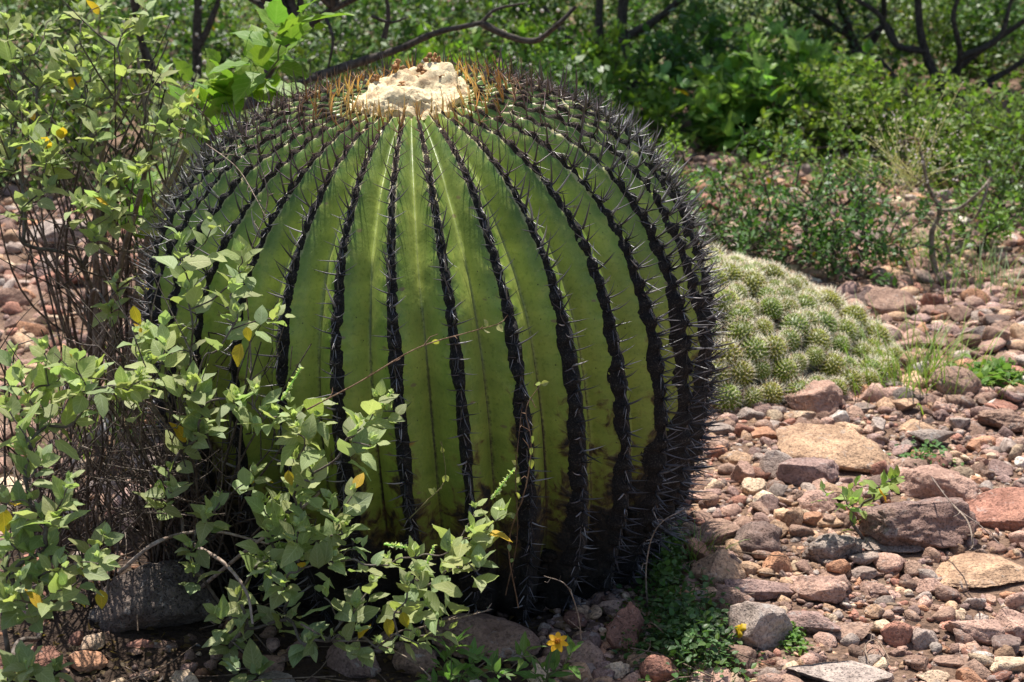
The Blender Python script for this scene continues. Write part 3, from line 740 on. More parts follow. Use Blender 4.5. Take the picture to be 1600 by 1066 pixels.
# the rest of the gravel: far too many to count
def pebble_field(n, xr, yr, level, rmin, rmax, mb, seed, shade=1.0, power=2.0):
    r_ = np.random.default_rng(seed)
    nn = 0
    shapes = [rock_shape(level, 900 + q, 9, .07, .85) for q in range(10)]
    x = r_.uniform(*xr, n); y = r_.uniform(yr[0], yr[1], n); rad = rmin + (rmax - rmin) * r_.random(n) ** power
    qx, qy, _ = proj(np.stack([x, y, 0 * x], -1)); keep = (qx > -60) & (qx < 1660) & (qy < 1120) & (qy > -20)
    keep &= ~(((x - CC[0]) ** 2 + (y - CC[1]) ** 2) < .40 ** 2)
    keep &= ~((((x - CL[0]) / (CLR[0] - .05)) ** 2 + ((y - CL[1]) / (CLR[1] - .05)) ** 2) < 1)
    pl = np.array(placed)
    d2 = ((x[:, None] - pl[None, :, 0]) ** 2 + (y[:, None] - pl[None, :, 1]) ** 2) < (pl[None, :, 2] * .80) ** 2
    keep &= ~d2.any(1)
    x, y, rad = x[keep], y[keep], rad[keep]; n = len(x)
    z = ground_z(x, y) + rad * r_.uniform(-.15, .45, n)
    cols = np.array([ROCKCOL[q] for q in names])[r_.choice(len(names), n, p=wts)] * r_.uniform(.55, 1.4, (n, 1)) * shade
    D = np.stack([r_.normal(size=n), r_.normal(size=n), r_.normal(size=n) * .25], -1); N_ = np.stack([r_.normal(size=n) * .3, r_.normal(size=n) * .3, np.ones(n)], -1)
    R = frames(D, N_); S = np.stack([rad * r_.uniform(.7, 1, n), rad * r_.uniform(.85, 1.3, n), rad * r_.uniform(.4, .85, n)], -1)
    for q in range(10):
        m = np.arange(n) % 10 == q; V, F = shapes[q]
        stamp(mb, (V, F, np.zeros((len(V), 2))), R[m], S[m], np.stack([x, y, z], -1)[m], cols[m])
    return n
mb = MB()
c1 = pebble_field(3600, (.05, 1.9), (2.35, 4.2), 2, .007, .030, mb, 1)
c2 = pebble_field(11000, (.05, 1.9), (2.35, 4.2), 1, .004, .012, mb, 2, power=1.0)
c3 = pebble_field(6000, (.4, 3.3), (4.0, 8.6), 2, .012, .045, mb, 3)
c4 = pebble_field(900, (-1.4, .6), (2.3, 3.3), 2, .004, .018, mb, 4, .7)
c5 = pebble_field(3000, (-2.6, -.4), (3.2, 7.0), 2, .012, .045, mb, 5)
c6 = pebble_field(9000, (.4, 3.4), (4.0, 7.0), 1, .006, .014, mb, 6)
g_ = mb.build("pebbles", M_ROCK, kind="stuff")
tag(g_, "reddish brown and buff pebble gravel covering the dry ground", "gravel")

# yellow lichen spot on the boulder, and moss on the red rock are growths lying on the stones
# ------------------------------------------------------------------ clump of small many-headed cacti
clump = thing("cactus_clump", "low mound of small light green spiny cacti growing right beside the big cactus", "cactus", (CL[0], CL[1], 0))
CH = .295
def clump_z(x, y):
    q = ((x - CL[0] + .05 * (y < CL[1])) / CLR[0]) ** 2 + ((y - CL[1]) / CLR[1]) ** 2
    return CH * np.clip(1 - q ** .8, 0, 1) ** .72
V, F = ICO[5]; V = V.copy(); q = np.clip(V[:, 0] ** 2 + V[:, 1] ** 2, 0, 1)
W = np.stack([V[:, 0] * CLR[0] * .97, V[:, 1] * CLR[1] * .97, V[:, 2] * 0], -1)
W[:, 2] = np.where(V[:, 2] > 0, clump_z(W[:, 0] + CL[0], W[:, 1] + CL[1]) - .008, V[:, 2] * .05) + .010 * fbm(V * 9, 3, 3)
mb = MB(); mb.add(W + np.array((CL[0], CL[1], -.02)), F); mb.build("dead_thatch", M_THATCH, clump)
def head_meshes(seed, pale):
    r_ = np.random.default_rng(seed); mb = MB(); nb = MB()
    V, F = ICO[2]; mb.add(V * np.array((.86, .86, .86)), F, (.35, .4, .3))
    n = 135; i = np.arange(n); ph = np.arccos(1 - 1.45 * (i + .5) / n); t = i * 2.399963
    Dd = np.stack([np.sin(ph) * np.cos(t), np.sin(ph) * np.sin(t), np.cos(ph)], -1)
    TV, TF = ICO[1]; TV = TV.copy(); TV = np.stack([TV[:, 0], TV[:, 2], TV[:, 1]], -1)
    stamp(mb, (TV, TF, np.zeros((len(TV), 2))), frames(Dd, np.tile((.1, .2, .97), (n, 1))), np.tile((.082, .13, .082), (n, 1)) * (1 - .45 * np.cos(ph)[:, None] ** 8), Dd * .88, np.array((1, 1, 1)) * r_.uniform(.8, 1.15, (n, 1)))
    P, DD, L = [], [], []
    for k_ in range(n):
        for m in range(5 if ph[k_] < .9 else 3):
            e = norm(Dd[k_] * 1.0 + r_.normal(size=3) * (.75 if m else .25)); P.append(Dd[k_] * 1.02); DD.append(e); L.append(r_.uniform(.18, .42) if m else .50)
    P, DD, L = map(np.array, (P, DD, L)); tn = np.where(r_.random((len(P), 1)) < .25, np.array([(.45, .27, .16)]), np.array([(.78, .74, .55)]))
    nt = (NEEDLE[0] * np.array((1.1, 1, 1.1)), NEEDLE[1], NEEDLE[2])
    S = np.stack([np.full(len(L), .9), L, np.full(len(L), .9)], -1); stamp(nb, nt, frames(DD, r_.normal(size=(len(P), 3))), S, P, tn)
    return mb.mesh("head", M_TUB), nb.mesh("needles", M_NEEDLE)
HM = [head_meshes(s_, 1) for s_ in (1, 2, 3)]
hp = []
for _ in range(16000):
    a, r_ = rng.uniform(0, 6.283), rng.random() ** .5
    x, y = CL[0] + CLR[0] * r_ * math.cos(a), CL[1] + CLR[1] * r_ * math.sin(a)
    if y > CL[1] + .22: continue
    z = max(.028, float(clump_z(x, y)))
    qx, qy, _d = proj(np.array((x, y, z)))
    if qx < 1060: continue
    if all((x - h[0]) ** 2 + (y - h[1]) ** 2 + (z - h[2]) ** 2 > (.057 * rng.uniform(.85, 1.2)) ** 2 for h in hp): hp.append((x, y, z))
for q, (x, y, z) in enumerate(hp):
    e = .01; n = norm((-(clump_z(x + e, y) - clump_z(x - e, y)) / 2 / e, -(clump_z(x, y + e) - clump_z(x, y - e)) / 2 / e, 1.0))
    n = norm(n * .8 + np.array((0, -.2, .35)) + rng.normal(size=3) * .28); hm, nm_ = HM[q % 3]
    a = np.cross(n, (0, 1, .1)); a = norm(a); b = np.cross(n, a); an = rng.uniform(0, 6.28)
    R = np.stack([a * math.cos(an) + b * math.sin(an), -a * math.sin(an) + b * math.cos(an), n], -1)
    if np.linalg.det(R) < 0: R[:, 0] *= -1
    sc = rng.uniform(.027, .044); sc_v = np.array((sc, sc, sc * rng.uniform(.9, 1.15)))
    o = link("head", hm, clump, M=mat4(R, sc_v, (x, y, z))); sh = rng.uniform(.85, 1.15)
    o.color = (sh * rng.uniform(.85, 1.25), sh, sh * .9, 1)
    o2 = bpy.data.objects.new("needles", nm_); COL.objects.link(o2); o2.parent = o; o2["kind"] = "stuff"
    up_ = np.clip((z - .12) / .2, 0, 1); o2.color = (1.0, 1.0, 1.0, 1)

# ------------------------------------------------------------------ plants: stems grown to chosen shoots, leaves on the shoots
def grow(base, tips, wander=.05, inward=.35, up0=None):
    """each tip joins the nearest suitable point of the skeleton grown so far: branch polylines"""
    base = np.asarray(base, float); nodes = [base]; par = [-1]; dist = [0.0]; lines = []
    tips = sorted(tips, key=lambda t_: np.linalg.norm(np.asarray(t_) - base))
    for t_ in tips:
        t_ = np.asarray(t_, float); A = np.array(nodes); d = np.linalg.norm(A - t_, axis=1)
        cost = d + inward * np.array(dist) + .6 * np.maximum(0, A[:, 2] - t_[2] + .02) + .3 * (rng.random(len(d)))* d
        k_ = int(np.argmin(cost)); a = A[k_]; L = np.linalg.norm(t_ - a)
        if L < 1e-4: continue
        m1 = a + (t_ - a) * .35 + rng.normal(size=3) * wander * L + np.array((0, 0, .10 * L)); m2 = a + (t_ - a) * .7 + rng.normal(size=3) * wander * L + np.array((0, 0, .05 * L))
        pts = curve_pts([a, m1, m2, t_], 3); prev = k_
        idx = [k_]
        for p in pts[1:]:
            nodes.append(p); par.append(prev); dist.append(dist[prev] + np.linalg.norm(p - nodes[prev])); prev = len(nodes) - 1; idx.append(prev)
        lines.append(idx)
    load = np.zeros(len(nodes)); leafset = set(l[-1] for l in lines)
    for l in lines:
        q = l[-1]
        while q != -1: load[q] += 1; q = par[q]
    return np.array(nodes), lines, load
def leafy_shoot(tip, d, n, size, L, LP, lean=.75, whorl=True):
    """opposite leaves along the last L metres below the tip"""
    d = norm(d); a = norm(np.cross(d, rng.normal(size=3))); b = np.cross(d, a)
    for q in range(n):
        f = q / max(1, n - 1); p = tip - d * L * (1 - f)
        ang = (q // 2) * 1.9 + (q % 2) * math.pi + rng.uniform(-.3, .3)
        o = a * math.cos(ang) + b * math.sin(ang)
        y = norm(o * lean + d * (.35 + .6 * f) + np.array((0, 0, .02 + .25 * f)) + rng.normal(size=3) * .15)
        s_ = size * (1 - .5 * f ** 2) * rng.uniform(.75, 1.15)
        up = norm(np.array((0, -.15, 1.0)) + d * .2 + rng.normal(size=3) * .35 - y * .2)
        LP.append((p + y * s_ * .10, y, up, s_))
def finish_leaves(parent, LP, tpls, mat, colfn, cap=295, name="leaf", rank=None):
    P = np.array([l[0] for l in LP]); D = np.array([l[1] for l in LP]); N_ = np.array([l[2] for l in LP]); S = np.array([l[3] for l in LP])
    R = frames(D, N_); T = np.array([colfn() for _ in LP]); qx, qy, dd = proj(P)
    vis = S / dd * ((qx > -30) & (qx < 1630) & (qy > -30) & (qy < 1100))
    order = np.argsort(-vis); top = order[:cap]; rest = order[cap:]
    mes = []
    for tp in tpls:
        m = MB(); m.add(tp[0], tp[1], uv=tp[2]); mes.append(m.mesh(name, mat))
    for ii in top:
        o = link(name, mes[ii % len(tpls)], parent, M=mat4(R[ii], S[ii], P[ii])); o.color = (*T[ii], 1)
    if len(rest):
        m = MB()
        for v, tp in enumerate(tpls):
            w = rest[rest % len(tpls) == v]; stamp(m, tp, R[w], S[w], P[w], T[w])
        m.build("foliage", mat, parent, kind="stuff")
def stems(parent, nodes, lines, load, r0, mat, name="stem", cap=60, rtip=.0012, tint=(1, 1, 1)):
    """each main branch is a stem of its own; thin side twigs are joined"""
    rad = rtip + (r0 - rtip) * np.sqrt(np.maximum(0, load - 1) / max(1, load.max()))
    order = sorted(lines, key=lambda l: -load[l[0]] * 1000 - len(l)); big = order[:cap]; small = order[cap:]
    for l in big:
        m = MB(); r_ = rad[l].copy(); r_[0] = min(r_[0], r_[1] * 1.15); tube(m, curve_pts(nodes[l], 3), np.interp(np.linspace(0, 1, (len(l) - 1) * 3 + 1), np.linspace(0, 1, len(l)), r_), 6, tint, .2); m.build(name, mat, parent)
    if small:
        m = MB()
        for l in small:
            r_ = rad[l].copy(); r_[0] = min(r_[0], r_[1] * 1.15); tube(m, nodes[l], r_, 4, tint)
        m.build("twigs", mat, parent, kind="stuff")

def downy_col():
    if rng.random() < .014: return np.array((1.9, 1.05, .25)) * rng.uniform(.8, 1.1)      # a yellowed leaf
    v = rng.uniform(.72, 1.18); return np.array((v * rng.uniform(.9, 1.12), v, v * rng.uniform(.8, 1.15)))
def shrub(name, label, base, targets, ydepth, size=.046, group=None, extra_dead=0, r0=.008, bx=None, yellow=(), stems_cap=70, n_leaf=(7, 10)):
    base = np.asarray(base, float); t = thing(name, label, "shrub", base, group); tips = []
    targets = [q_ for q_ in targets if rng.random() > .12]
    for (px, py) in targets:
        tips.append(at(px + rng.uniform(-4, 4), py + rng.uniform(-4, 4), ydepth(px, py) + rng.uniform(-.06, .06)))
    nodes, lines, load = grow(base, tips, .07)
    stems(t, nodes, lines, load, r0, M_TWIG, cap=stems_cap)
    LP = []
    for l in lines:
        tip = nodes[l[-1]]; d = nodes[l[-1]] - nodes[l[-3]]; d = norm(norm(d) + np.array((0, 0, .5)) + rng.normal(size=3) * .2)
        leafy_shoot(tip + d * .012, d, int(rng.integers(*n_leaf)), size * rng.uniform(.85, 1.15), rng.uniform(.045, .075), LP)
    finish_leaves(t, LP, LEAF, M_LEAF, downy_col, 288)
    # buds at the shoot tips
    m = MB()
    for l in lines:
        tip = nodes[l[-1]]
        n = 6; Dd = rng.normal(size=(n, 3)); Dd[:, 2] = np.abs(Dd[:, 2]) + .8
        stamp(m, LEAF[0], frames(Dd, rng.normal(size=(n, 3))), rng.uniform(.008, .016, n), np.tile(tip + np.array((0, 0, .012)), (n, 1)), np.array((1.5, 1.45, 1.5)) * rng.uniform(.8, 1.1, (n, 1)))
    m.build("buds", M_LEAF, t, kind="stuff")
    return t, nodes, lines
A_T = [(328,356),(277,382),(289,428),(375,398),(375,431),(360,458),(375,495),(435,495),(289,461),(255,514),(266,540),(300,551),(304,600),(315,638),(405,615),(371,630),(412,653),(450,637),(495,656),(465,675),(322,683),
 (590,632),(566,666),(605,652),(576,700),(489,656),(464,676),(489,744),(464,720),(547,773),(513,787),(479,792),(469,831),(542,831),(556,860),(600,850),(581,913),(605,884),(503,937),(479,889),(552,957),(464,971),
 (740,802),(784,807),(731,840),(760,845),(702,865),(648,874),(721,889),(750,884),(692,903),(658,899),(634,918),(624,961),(668,961),(692,986),(658,1005),(590,1015),
 (212,532),(234,527),(260,548),(228,601),(196,611),(297,606),(313,638),(318,680),(292,696),(372,627),(265,739),(265,771),(249,781),(345,787),(324,808),(366,803),(297,861),(297,893),(340,871),(414,797),(425,818),
 (462,829),(467,797),(462,776),(425,840),(440,871),(425,903),(446,946),(371,935),(340,967),(393,978),(361,1009),(403,1052),(371,1041),(456,664),(435,654),(478,739),(398,749),(520,880),(500,850),(440,920),(410,880),(520,1000),(480,1010),(560,1000)]
yA = lambda px, py: 2.52 - .16 * np.clip((px - 300) / 300, 0, 1) + .18 * np.clip((620 - py) / 300, 0, 1)
sA, nA, lA = shrub("leafy_shrub", "sprawling shrub with downy grey green leaves spreading across the front of the big cactus", (*gnd(318, 915)[:2], 0), A_T, yA, .048, "downy leaved shrubs", r0=.0045, n_leaf=(5, 8))
B_T = [(30,10),(10,35),(40,40),(165,5),(220,35),(105,90),(125,65),(190,50),(205,95),(250,65),(220,10),(175,125),(150,90),(135,110),(15,175),(40,175),(30,145),(10,125),(60,130),(120,155),(155,160),(100,120),(10,220),(30,235),
 (45,210),(65,235),(75,250),(155,200),(65,170),(250,185),(275,180),(300,160),(240,230),(320,225),(295,250),(300,215),(155,280),(190,295),(180,270),(170,320),(185,340),(150,370),(35,325),(5,265),(200,405),(260,350),(280,380),(235,340),(310,385),
 (90,30),(60,80),(20,90),(130,20),(250,120),(210,150),(180,446),(236,450),(172,491),(70,300),(100,210),(90,260),(190,215),(215,260),(120,320),(130,240)]
sB, nB, lB = shrub("leafy_shrub", "tall open shrub with grey branches and downy leaves in the upper left", (*gnd(170, 640)[:2], 0), B_T, lambda px, py: 3.35 + .25 * np.clip((260 - py) / 260, -.6, 1), .050, "downy leaved shrubs", r0=.0065, n_leaf=(7, 10))
C_T = [(69,548),(90,595),(32,606),(133,617),(32,675),(58,675),(80,702),(11,733),(58,728),(48,787),(90,787),(69,818),(74,861),(58,903),(101,893),(32,909),(11,940),(58,940),(133,898),(154,882),(159,845),(96,925),(16,1062),(42,1052),(90,1052),
 (210,525),(236,570),(221,592),(199,611),(20,560),(10,640),(115,660),(20,850),(10,790),(110,760),(30,1030),(120,565),(150,580),(60,630),(5,880)]
sC, nC, lC = shrub("leafy_shrub", "low downy leaved shrub filling the lower left edge in front of the stones", (*gnd(60, 985)[:2], 0), C_T, lambda px, py: 2.42 + .12 * np.clip((700 - py) / 200, -1, 1), .049, "downy leaved shrubs", r0=.0045)

# bare twig tangle inside the middle shrub, and in the other two
def bare_twigs(parent, n, base_box, top_box, y0, y1, r, sh=(1, 1, 1), name="bare_twigs"):
    m = MB()
    for _ in range(n):
        bx = rng.uniform(*base_box[0]), rng.uniform(*base_box[1]); b = gnd(*bx); b[2] = 0.0
        tp = at(rng.uniform(*top_box[0]), rng.uniform(*top_box[1]), rng.uniform(y0, y1)); L = np.linalg.norm(tp - b)
        mid = (b + tp) / 2 + rng.normal(size=3) * .06 * L + np.array((0, 0, .05 * L))
        pts = curve_pts([b, mid, tp], 6); rr = np.linspace(r, r * .35, len(pts)) * rng.uniform(.6, 1.3)
        c = np.array(sh) * rng.uniform(.45, 1.5); tube(m, pts, rr, 5, c)
        for q in range(int(rng.integers(1, 5))):
            k_ = int(rng.integers(4, len(pts))); d = norm(norm(pts[k_] - pts[k_ - 1]) + rng.normal(size=3) * .7); l_ = rng.uniform(.05, .2)
            tube(m, curve_pts([pts[k_], pts[k_] + d * l_ * .5 + rng.normal(size=3) * .01, pts[k_] + d * l_ + np.array((0, 0, .02))], 3), np.linspace(r * .45, r * .2, 7), 4, c)
    m.build(name, M_TWIG, parent, kind="stuff")
bare_twigs(sA, 120, ((230, 400), (890, 935)), ((120, 520), (500, 830)), 2.5, 2.85, .0030, (.95, .93, .92))
bare_twigs(sC, 60, ((0, 200), (850, 960)), ((-20, 260), (480, 800)), 2.5, 2.8, .0028, (1.0, .97, .95))
bare_twigs(sB, 60, ((100, 280), (600, 680)), ((-20, 330), (60, 420)), 3.3, 3.9, .0045)
# the few pale woody limbs that show
m = MB()
for P in (([300, 930, 2.78], [375, 868, 2.6], [445, 815, 2.5], [500, 770, 2.45]), ([185, 895, 2.5], [250, 845, 2.5], [330, 830, 2.62], [420, 850, 2.6]), ([300, 850, 2.6], [350, 880, 2.5], [385, 925, 2.45], [395, 975, 2.42])):
    tube(m, curve_pts([at(*p) for p in P], 6), np.linspace(.0040, .0020, 19), 7, (2.5, 2.4, 2.35), .2)
m.build("branch", M_TWIG, sA)
m = MB()
for P in (([150, 620, 3.7], [165, 470, 3.6], [150, 330, 3.5], [120, 250, 3.5]), ([150, 620, 3.7], [150, 400, 3.6], [160, 240, 3.5], [190, 130, 3.4]), ([170, 620, 3.7], [185, 430, 3.6], [230, 250, 3.5], [215, 90, 3.5]), ([200, 600, 3.7], [220, 420, 3.6], [245, 330, 3.5], [290, 230, 3.5], [300, 150, 3.5])):
    tube(m, curve_pts([at(*p) for p in P], 6), np.linspace(.0085, .0035, len(P) * 6 - 5), 7, (1.6, 1.55, 1.5), .2)
m.build("branch", M_TWIG, sB)
# whitish flower spikes at shoot ends
for (x0, y0, x1, y1, Y) in ((440, 625, 470, 575, 2.42), (768, 780, 803, 733, 2.36), (590, 640, 612, 612, 2.4), (660, 900, 678, 853, 2.36), (600, 850, 640, 856, 2.36)):
    a, b = at(x0, y0, Y), at(x1, y1, Y); m = MB(); tube(m, [a, b], [.0016, .001], 5, (1.2, 1.6, .9))
    n = 60; f = rng.random(n); Dd = norm(b - a) + rng.normal(size=(n, 3)) * 1.2
    stamp(m, LEAF[0], frames(Dd, rng.normal(size=(n, 3))), rng.uniform(.004, .008, n), a + (b - a) * f[:, None], np.array((1.9, 1.75, 1.9)) * rng.uniform(.8, 1.1, (n, 1)))
    m.build("flower_spike", M_LEAF, sA)

# the yellowed leaves that stand out
m_ = MB(); m_.add(LEAF[0][0], LEAF[0][1], uv=LEAF[0][2]); ylm = m_.mesh("leaf", M_LEAF)
for px, py, Y_, own, L_ in ((378, 560, 2.42, sA, .048), (386, 525, 2.44, sA, .030), (210, 498, 2.62, sA, .045), (451, 750, 2.36, sA, .032), (604, 985, 2.34, sA, .042), (630, 972, 2.33, sA, .036), (158, 940, 2.38, sC, .042), (128, 942, 2.38, sC, .026), (8, 820, 2.38, sC, .06), (107, 562, 2.46, sC, .03)):
    d_ = np.array((rng.uniform(-.3, .3), -.25, -1.0)); p_ = at(px, py, Y_) + np.array((0, 0, L_ * .5))
    L_ *= .78; o = link("leaf", ylm, own, M=mat4(frames(d_[None], np.array([(rng.uniform(-.8, .8), -1, .5)]))[0], L_, p_)); o.color = (1.55 * rng.uniform(.85, 1.1), .90, .22, 1)

# ------------------------------------------------------------------ general small plants
def green_col(base=(1, 1, 1), j=.2, yel=0.0):
    def f():
        if rng.random() < yel: return np.array((2.5, 1.1, .3))
        v = rng.uniform(1 - j, 1 + j); return np.array(base) * np.array((v * rng.uniform(.85, 1.2), v, v * rng.uniform(.75, 1.2)))
    return f
def small_plant(name, label, cat, base, tips, tpls, mat, size, n_leaf, colfn, L=.06, r0=.003, stem_mat=None, group=None, lean=.8, cap=295, rtip=.0008, tint=(1, 1, 1)):
    base = np.asarray(base, float); t = thing(name, label, cat, base, group); nodes, lines, load = grow(base, tips, .08)
    stems(t, nodes, lines, load, r0, stem_mat or M_STEM, cap=40, rtip=rtip, tint=tint); LP = []
    for l in lines:
        d = nodes[l[-1]] - nodes[l[-3]]; d = norm(norm(d) + np.array((0, 0, .3)))
        leafy_shoot(nodes[l[-1]], d, int(rng.integers(*n_leaf)), size * rng.uniform(.8, 1.2), L * rng.uniform(.7, 1.3), LP, lean)
    finish_leaves(t, LP, tpls, mat, colfn, cap); return t, nodes, lines
# seedling among the stones
bs = gnd(1352, 858)
tp = [at(px, py, bs[1] + rng.uniform(-.05, .03)) for px, py in ((1285, 762), (1325, 765), (1345, 758), (1365, 770), (1392, 752), (1405, 745), (1330, 790), (1330, 812), (1375, 760), (1320, 775), (1350, 785))]
small_plant("seedling", "small branched seedling with pale round leaves growing between the stones", "plant", bs, tp, LEAF, M_LEAF, .033, (4, 7), green_col((.80, .92, .6), .15, .04), .03, .004, M_TWIG)
# wild sunflower with one yellow bloom
bs = gnd(850, 1085); Yf = bs[1] - .02
tp = [at(px, py, Yf + rng.uniform(-.03, .03)) for px, py in ((808, 1022), (826, 1012), (845, 1040), (892, 1020), (900, 1008), (880, 1045), (832, 1050), (866, 1050))]
sunf, nodes, lines = small_plant("wildflower", "slender green wildflower with one open yellow bloom at the bottom edge", "flower", bs, tp, LANCE + [leaf_tpl(.42, 7, .2, .2)], M_BROAD, .045, (3, 6), green_col((.8, .85, 1.3), .12), .03, .002)
fc = at(871, 1003, Yf); m = MB(); tube(m, curve_pts([bs, at(855, 1055, Yf), at(860, 1025, Yf), fc], 5), .0016, 6, (1, 1, 1)); m.build("flower_stalk", M_STEM, sunf)
fn = norm((-.05, -.62, .75)); fa = norm(np.cross(fn, (0, 0, 1))); fb = np.cross(fn, fa)
pt = leaf_tpl(.62, 6, .10, .12, .3, 0, 0, .5); m = MB(); m.add(pt[0], pt[1], uv=pt[2]); pm = m.mesh("petal", M_PETAL)
for q in range(7):
    a = q * 2 * math.pi / 7 + .2; d = fa * math.cos(a) + fb * math.sin(a)
    o = link("petal", pm, sunf, M=mat4(frames(np.array([d]), np.array([fn]))[0], .0165, fc + d * .003)); o.color = (.85, .46, .012, 1)
m = MB(); Vr, Fr = rock_shape(3, 5, 3, .2); m.add(Vr * .0052 + fc + fn * .002, Fr, (.62, .22, .02))
n = 40; Dd = fn + rng.normal(size=(n, 3)) * .6; stamp(m, NEEDLE, frames(Dd, rng.normal(size=(n, 3))), np.tile((.05, .006, .05), (n, 1)), np.tile(fc + fn * .003, (n, 1)) + rng.normal(size=(n, 3)) * .002, np.tile((.75, .38, .02), (n, 1)))
m.build("flower_centre", M_PETAL, sunf)
# light green weed next to it
bs = gnd(720, 1090)
tp = [at(px, py, bs[1] - .03 + rng.uniform(-.04, .04)) for px, py in ((688, 1040), (705, 1052), (742, 1035), (760, 1020), (775, 1045), (722, 1058), (790, 1055), (745, 1060), (665, 1056), (700, 1020), (715, 1000))]
small_plant("weed", "bright pointed leaved weed at the bottom edge left of the yellow flower", "plant", bs, tp, [leaf_tpl(.42, 7, .2, .2)], M_BROAD, .036, (5, 8), green_col((.85, .88, 1.6), .12), .035, .002)
# low carpet of herbs at the right foot of the cactus
def herb_patch(label, pxr, pyr, n, size, mat, colfn, zmax, name="ground_herbs", tpl=None, seed=0):
    m = MB(); px = rng.normal(pxr[0], pxr[1], n); py = rng.normal(pyr[0], pyr[1], n)
    G = np.array([gnd(a, b) for a, b in zip(px, py)]); h = zmax * rng.random(n) * np.exp(-((px - pxr[0]) / (1.6 * pxr[1])) ** 2)
    G[:, 2] = ground_z(G[:, 0], G[:, 1]) + h + .005; D = rng.normal(size=(n, 3)); D[:, 2] = np.abs(D[:, 2]) * .5
    N_ = rng.normal(size=(n, 3)) * .45 + np.array((0, 0, 1)); tpl = tpl or LEAF[0]
    stamp(m, tpl, frames(D, N_), size * rng.uniform(.6, 1.3, n), G, np.array([colfn() for _ in range(n)]))
    for q in range(0, n, 9):
        tube(m, [G[q] * np.array((1, 1, 0)) + rng.normal(size=3) * .01 * np.array((1, 1, 0)), G[q]], .0008, 3, (.9, .8, .5))
    o = m.build(name, mat, kind="stuff"); return tag(o, label, "herbs")
herb_patch("dense low green herbs in the shade at the right foot of the big cactus", (1078, 44), (1018, 32), 1500, .014, M_DARKLEAF, green_col((.85, .95, 1.2), .5), .07)
herb_patch("feathery green weeds climbing between cactus foot and orange tan rock", (1040, 20), (910, 40), 800, .014, M_DARKLEAF, green_col((1.1, 1.15, 1.1), .35), .06, name="feathery_weeds")
herb_patch("tiny clover like weeds beside the lichen spotted boulder", (1240, 10), (1008, 12), 160, .011, M_DARKLEAF, green_col((1.4, 1.5, 1), .3), .02, name="clover_weeds")
herb_patch("mossy green fuzz at the base of the red rock", (985, 14), (1000, 14), 260, .008, M_DARKLEAF, green_col((1.2, 1.1, 1), .35), .04, name="mossy_growth")
herb_patch("creeping bright green weed on the middle gravel at the right", (1550, 38), (600, 7), 420, .030, M_BROAD, green_col((.8, .85, 1.3), .2), .03, name="creeping_weed")
herb_patch("sparse grey green sprigs behind the pinkish boulder", (1450, 22), (722, 10), 120, .014, M_DARKLEAF, green_col((1.3, 1.5, 2), .3), .04, name="grey_sprigs")
def grass_tuft(label, px, py, n, L, spread, colfn, name="grass_tuft", wide=1.0):
    b = gnd(px, py); P = b + np.stack([rng.normal(size=n) * spread, rng.normal(size=n) * spread, np.zeros(n)], -1); P[:, 2] = ground_z(P[:, 0], P[:, 1])
    D = np.stack([rng.normal(size=n) * .45, rng.normal(size=n) * .45, np.ones(n)], -1); D[:, :2] += (P - b)[:, :2] / spread * .25
    m = MB(); Ls = L * rng.uniform(.4, 1.2, n); N_ = D * np.array((-1, -1, 0)) + rng.normal(size=(n, 3)) * .3 + np.array((0, 0, .4))
    stamp(m, BLADE, frames(D, -N_ * -1), np.stack([Ls * .0 + .045 * wide * L / .1, Ls, Ls], -1), P, np.array([colfn() for _ in range(n)]))
    return tag(m.build(name, M_GRASS, kind="stuff"), label, "grass")
gc = green_col((1.15, 1.15, 1), .25)
grass_tuft("small tuft of green grass behind the blocky orange tan rock", 1085, 872, 60, .11, .025, gc)
grass_tuft("green grass growing at the right end of the cactus clump", 1420, 600, 230, .20, .10, gc)
grass_tuft("sparse grass tuft beyond the gravel at the dead sapling", 1455, 415, 90, .20, .10, gc)
grass_tuft("pale green grass tuft at the right beyond the clump", 1545, 450, 140, .17, .13, green_col((1.1, 1.2, 1.8), .2))
grass_tuft("thin grass blades by the left boulder under the shrub", 120, 640, 60, .25, .06, gc)
grass_tuft("grass tuft at the foot of the tall left shrub", 200, 700, 60, .22, .08, gc)

# yellow lichen spot lying on the grey brown boulder
lb = bpy.data.objects
dg = bpy.context.evaluated_depsgraph_get()
def on_scene(px, py, ignore=()):
    r = ray(px, py); r = r / np.linalg.norm(r); bpy.context.view_layer.update()
    hit = scene.ray_cast(bpy.context.evaluated_depsgraph_get(), Vector(CAMP), Vector(r)); return hit
h_ = on_scene(1157, 985)
if h_[0]:
    n_ = np.array(h_[2]); c_ = np.array(h_[1]) + n_ * .001; a_ = norm(np.cross(n_, (0, 0, 1))); b_ = np.cross(n_, a_)
    m = MB(); K = 26; th_ = np.linspace(0, 2 * math.pi, K, endpoint=False); rings = []
    for fr, hh in ((1.0, -.010), (.85, .0022), (.5, .0035), (.1, .003)):
        rr = .0125 * fr * (1 + .28 * np.sin(th_ * 3 + 1) + .15 * np.sin(th_ * 7)); rings.append(c_ + np.outer(rr * np.cos(th_) * 1.25, a_) + np.outer(rr * np.sin(th_), b_) + n_ * hh)
    V = np.concatenate(rings); i = np.arange(3)[:, None] * K; j = np.arange(K)[None]; q = (j + 1) % K
    m.add(V, np.stack([i + j, i + q, i + K + q, i + K + j], -1).reshape(-1, 4), (.62, .42, .02)); tag(m.build("lichen_spot", M_PETAL), "bright yellow lichen patch on the grey brown boulder", "lichen")

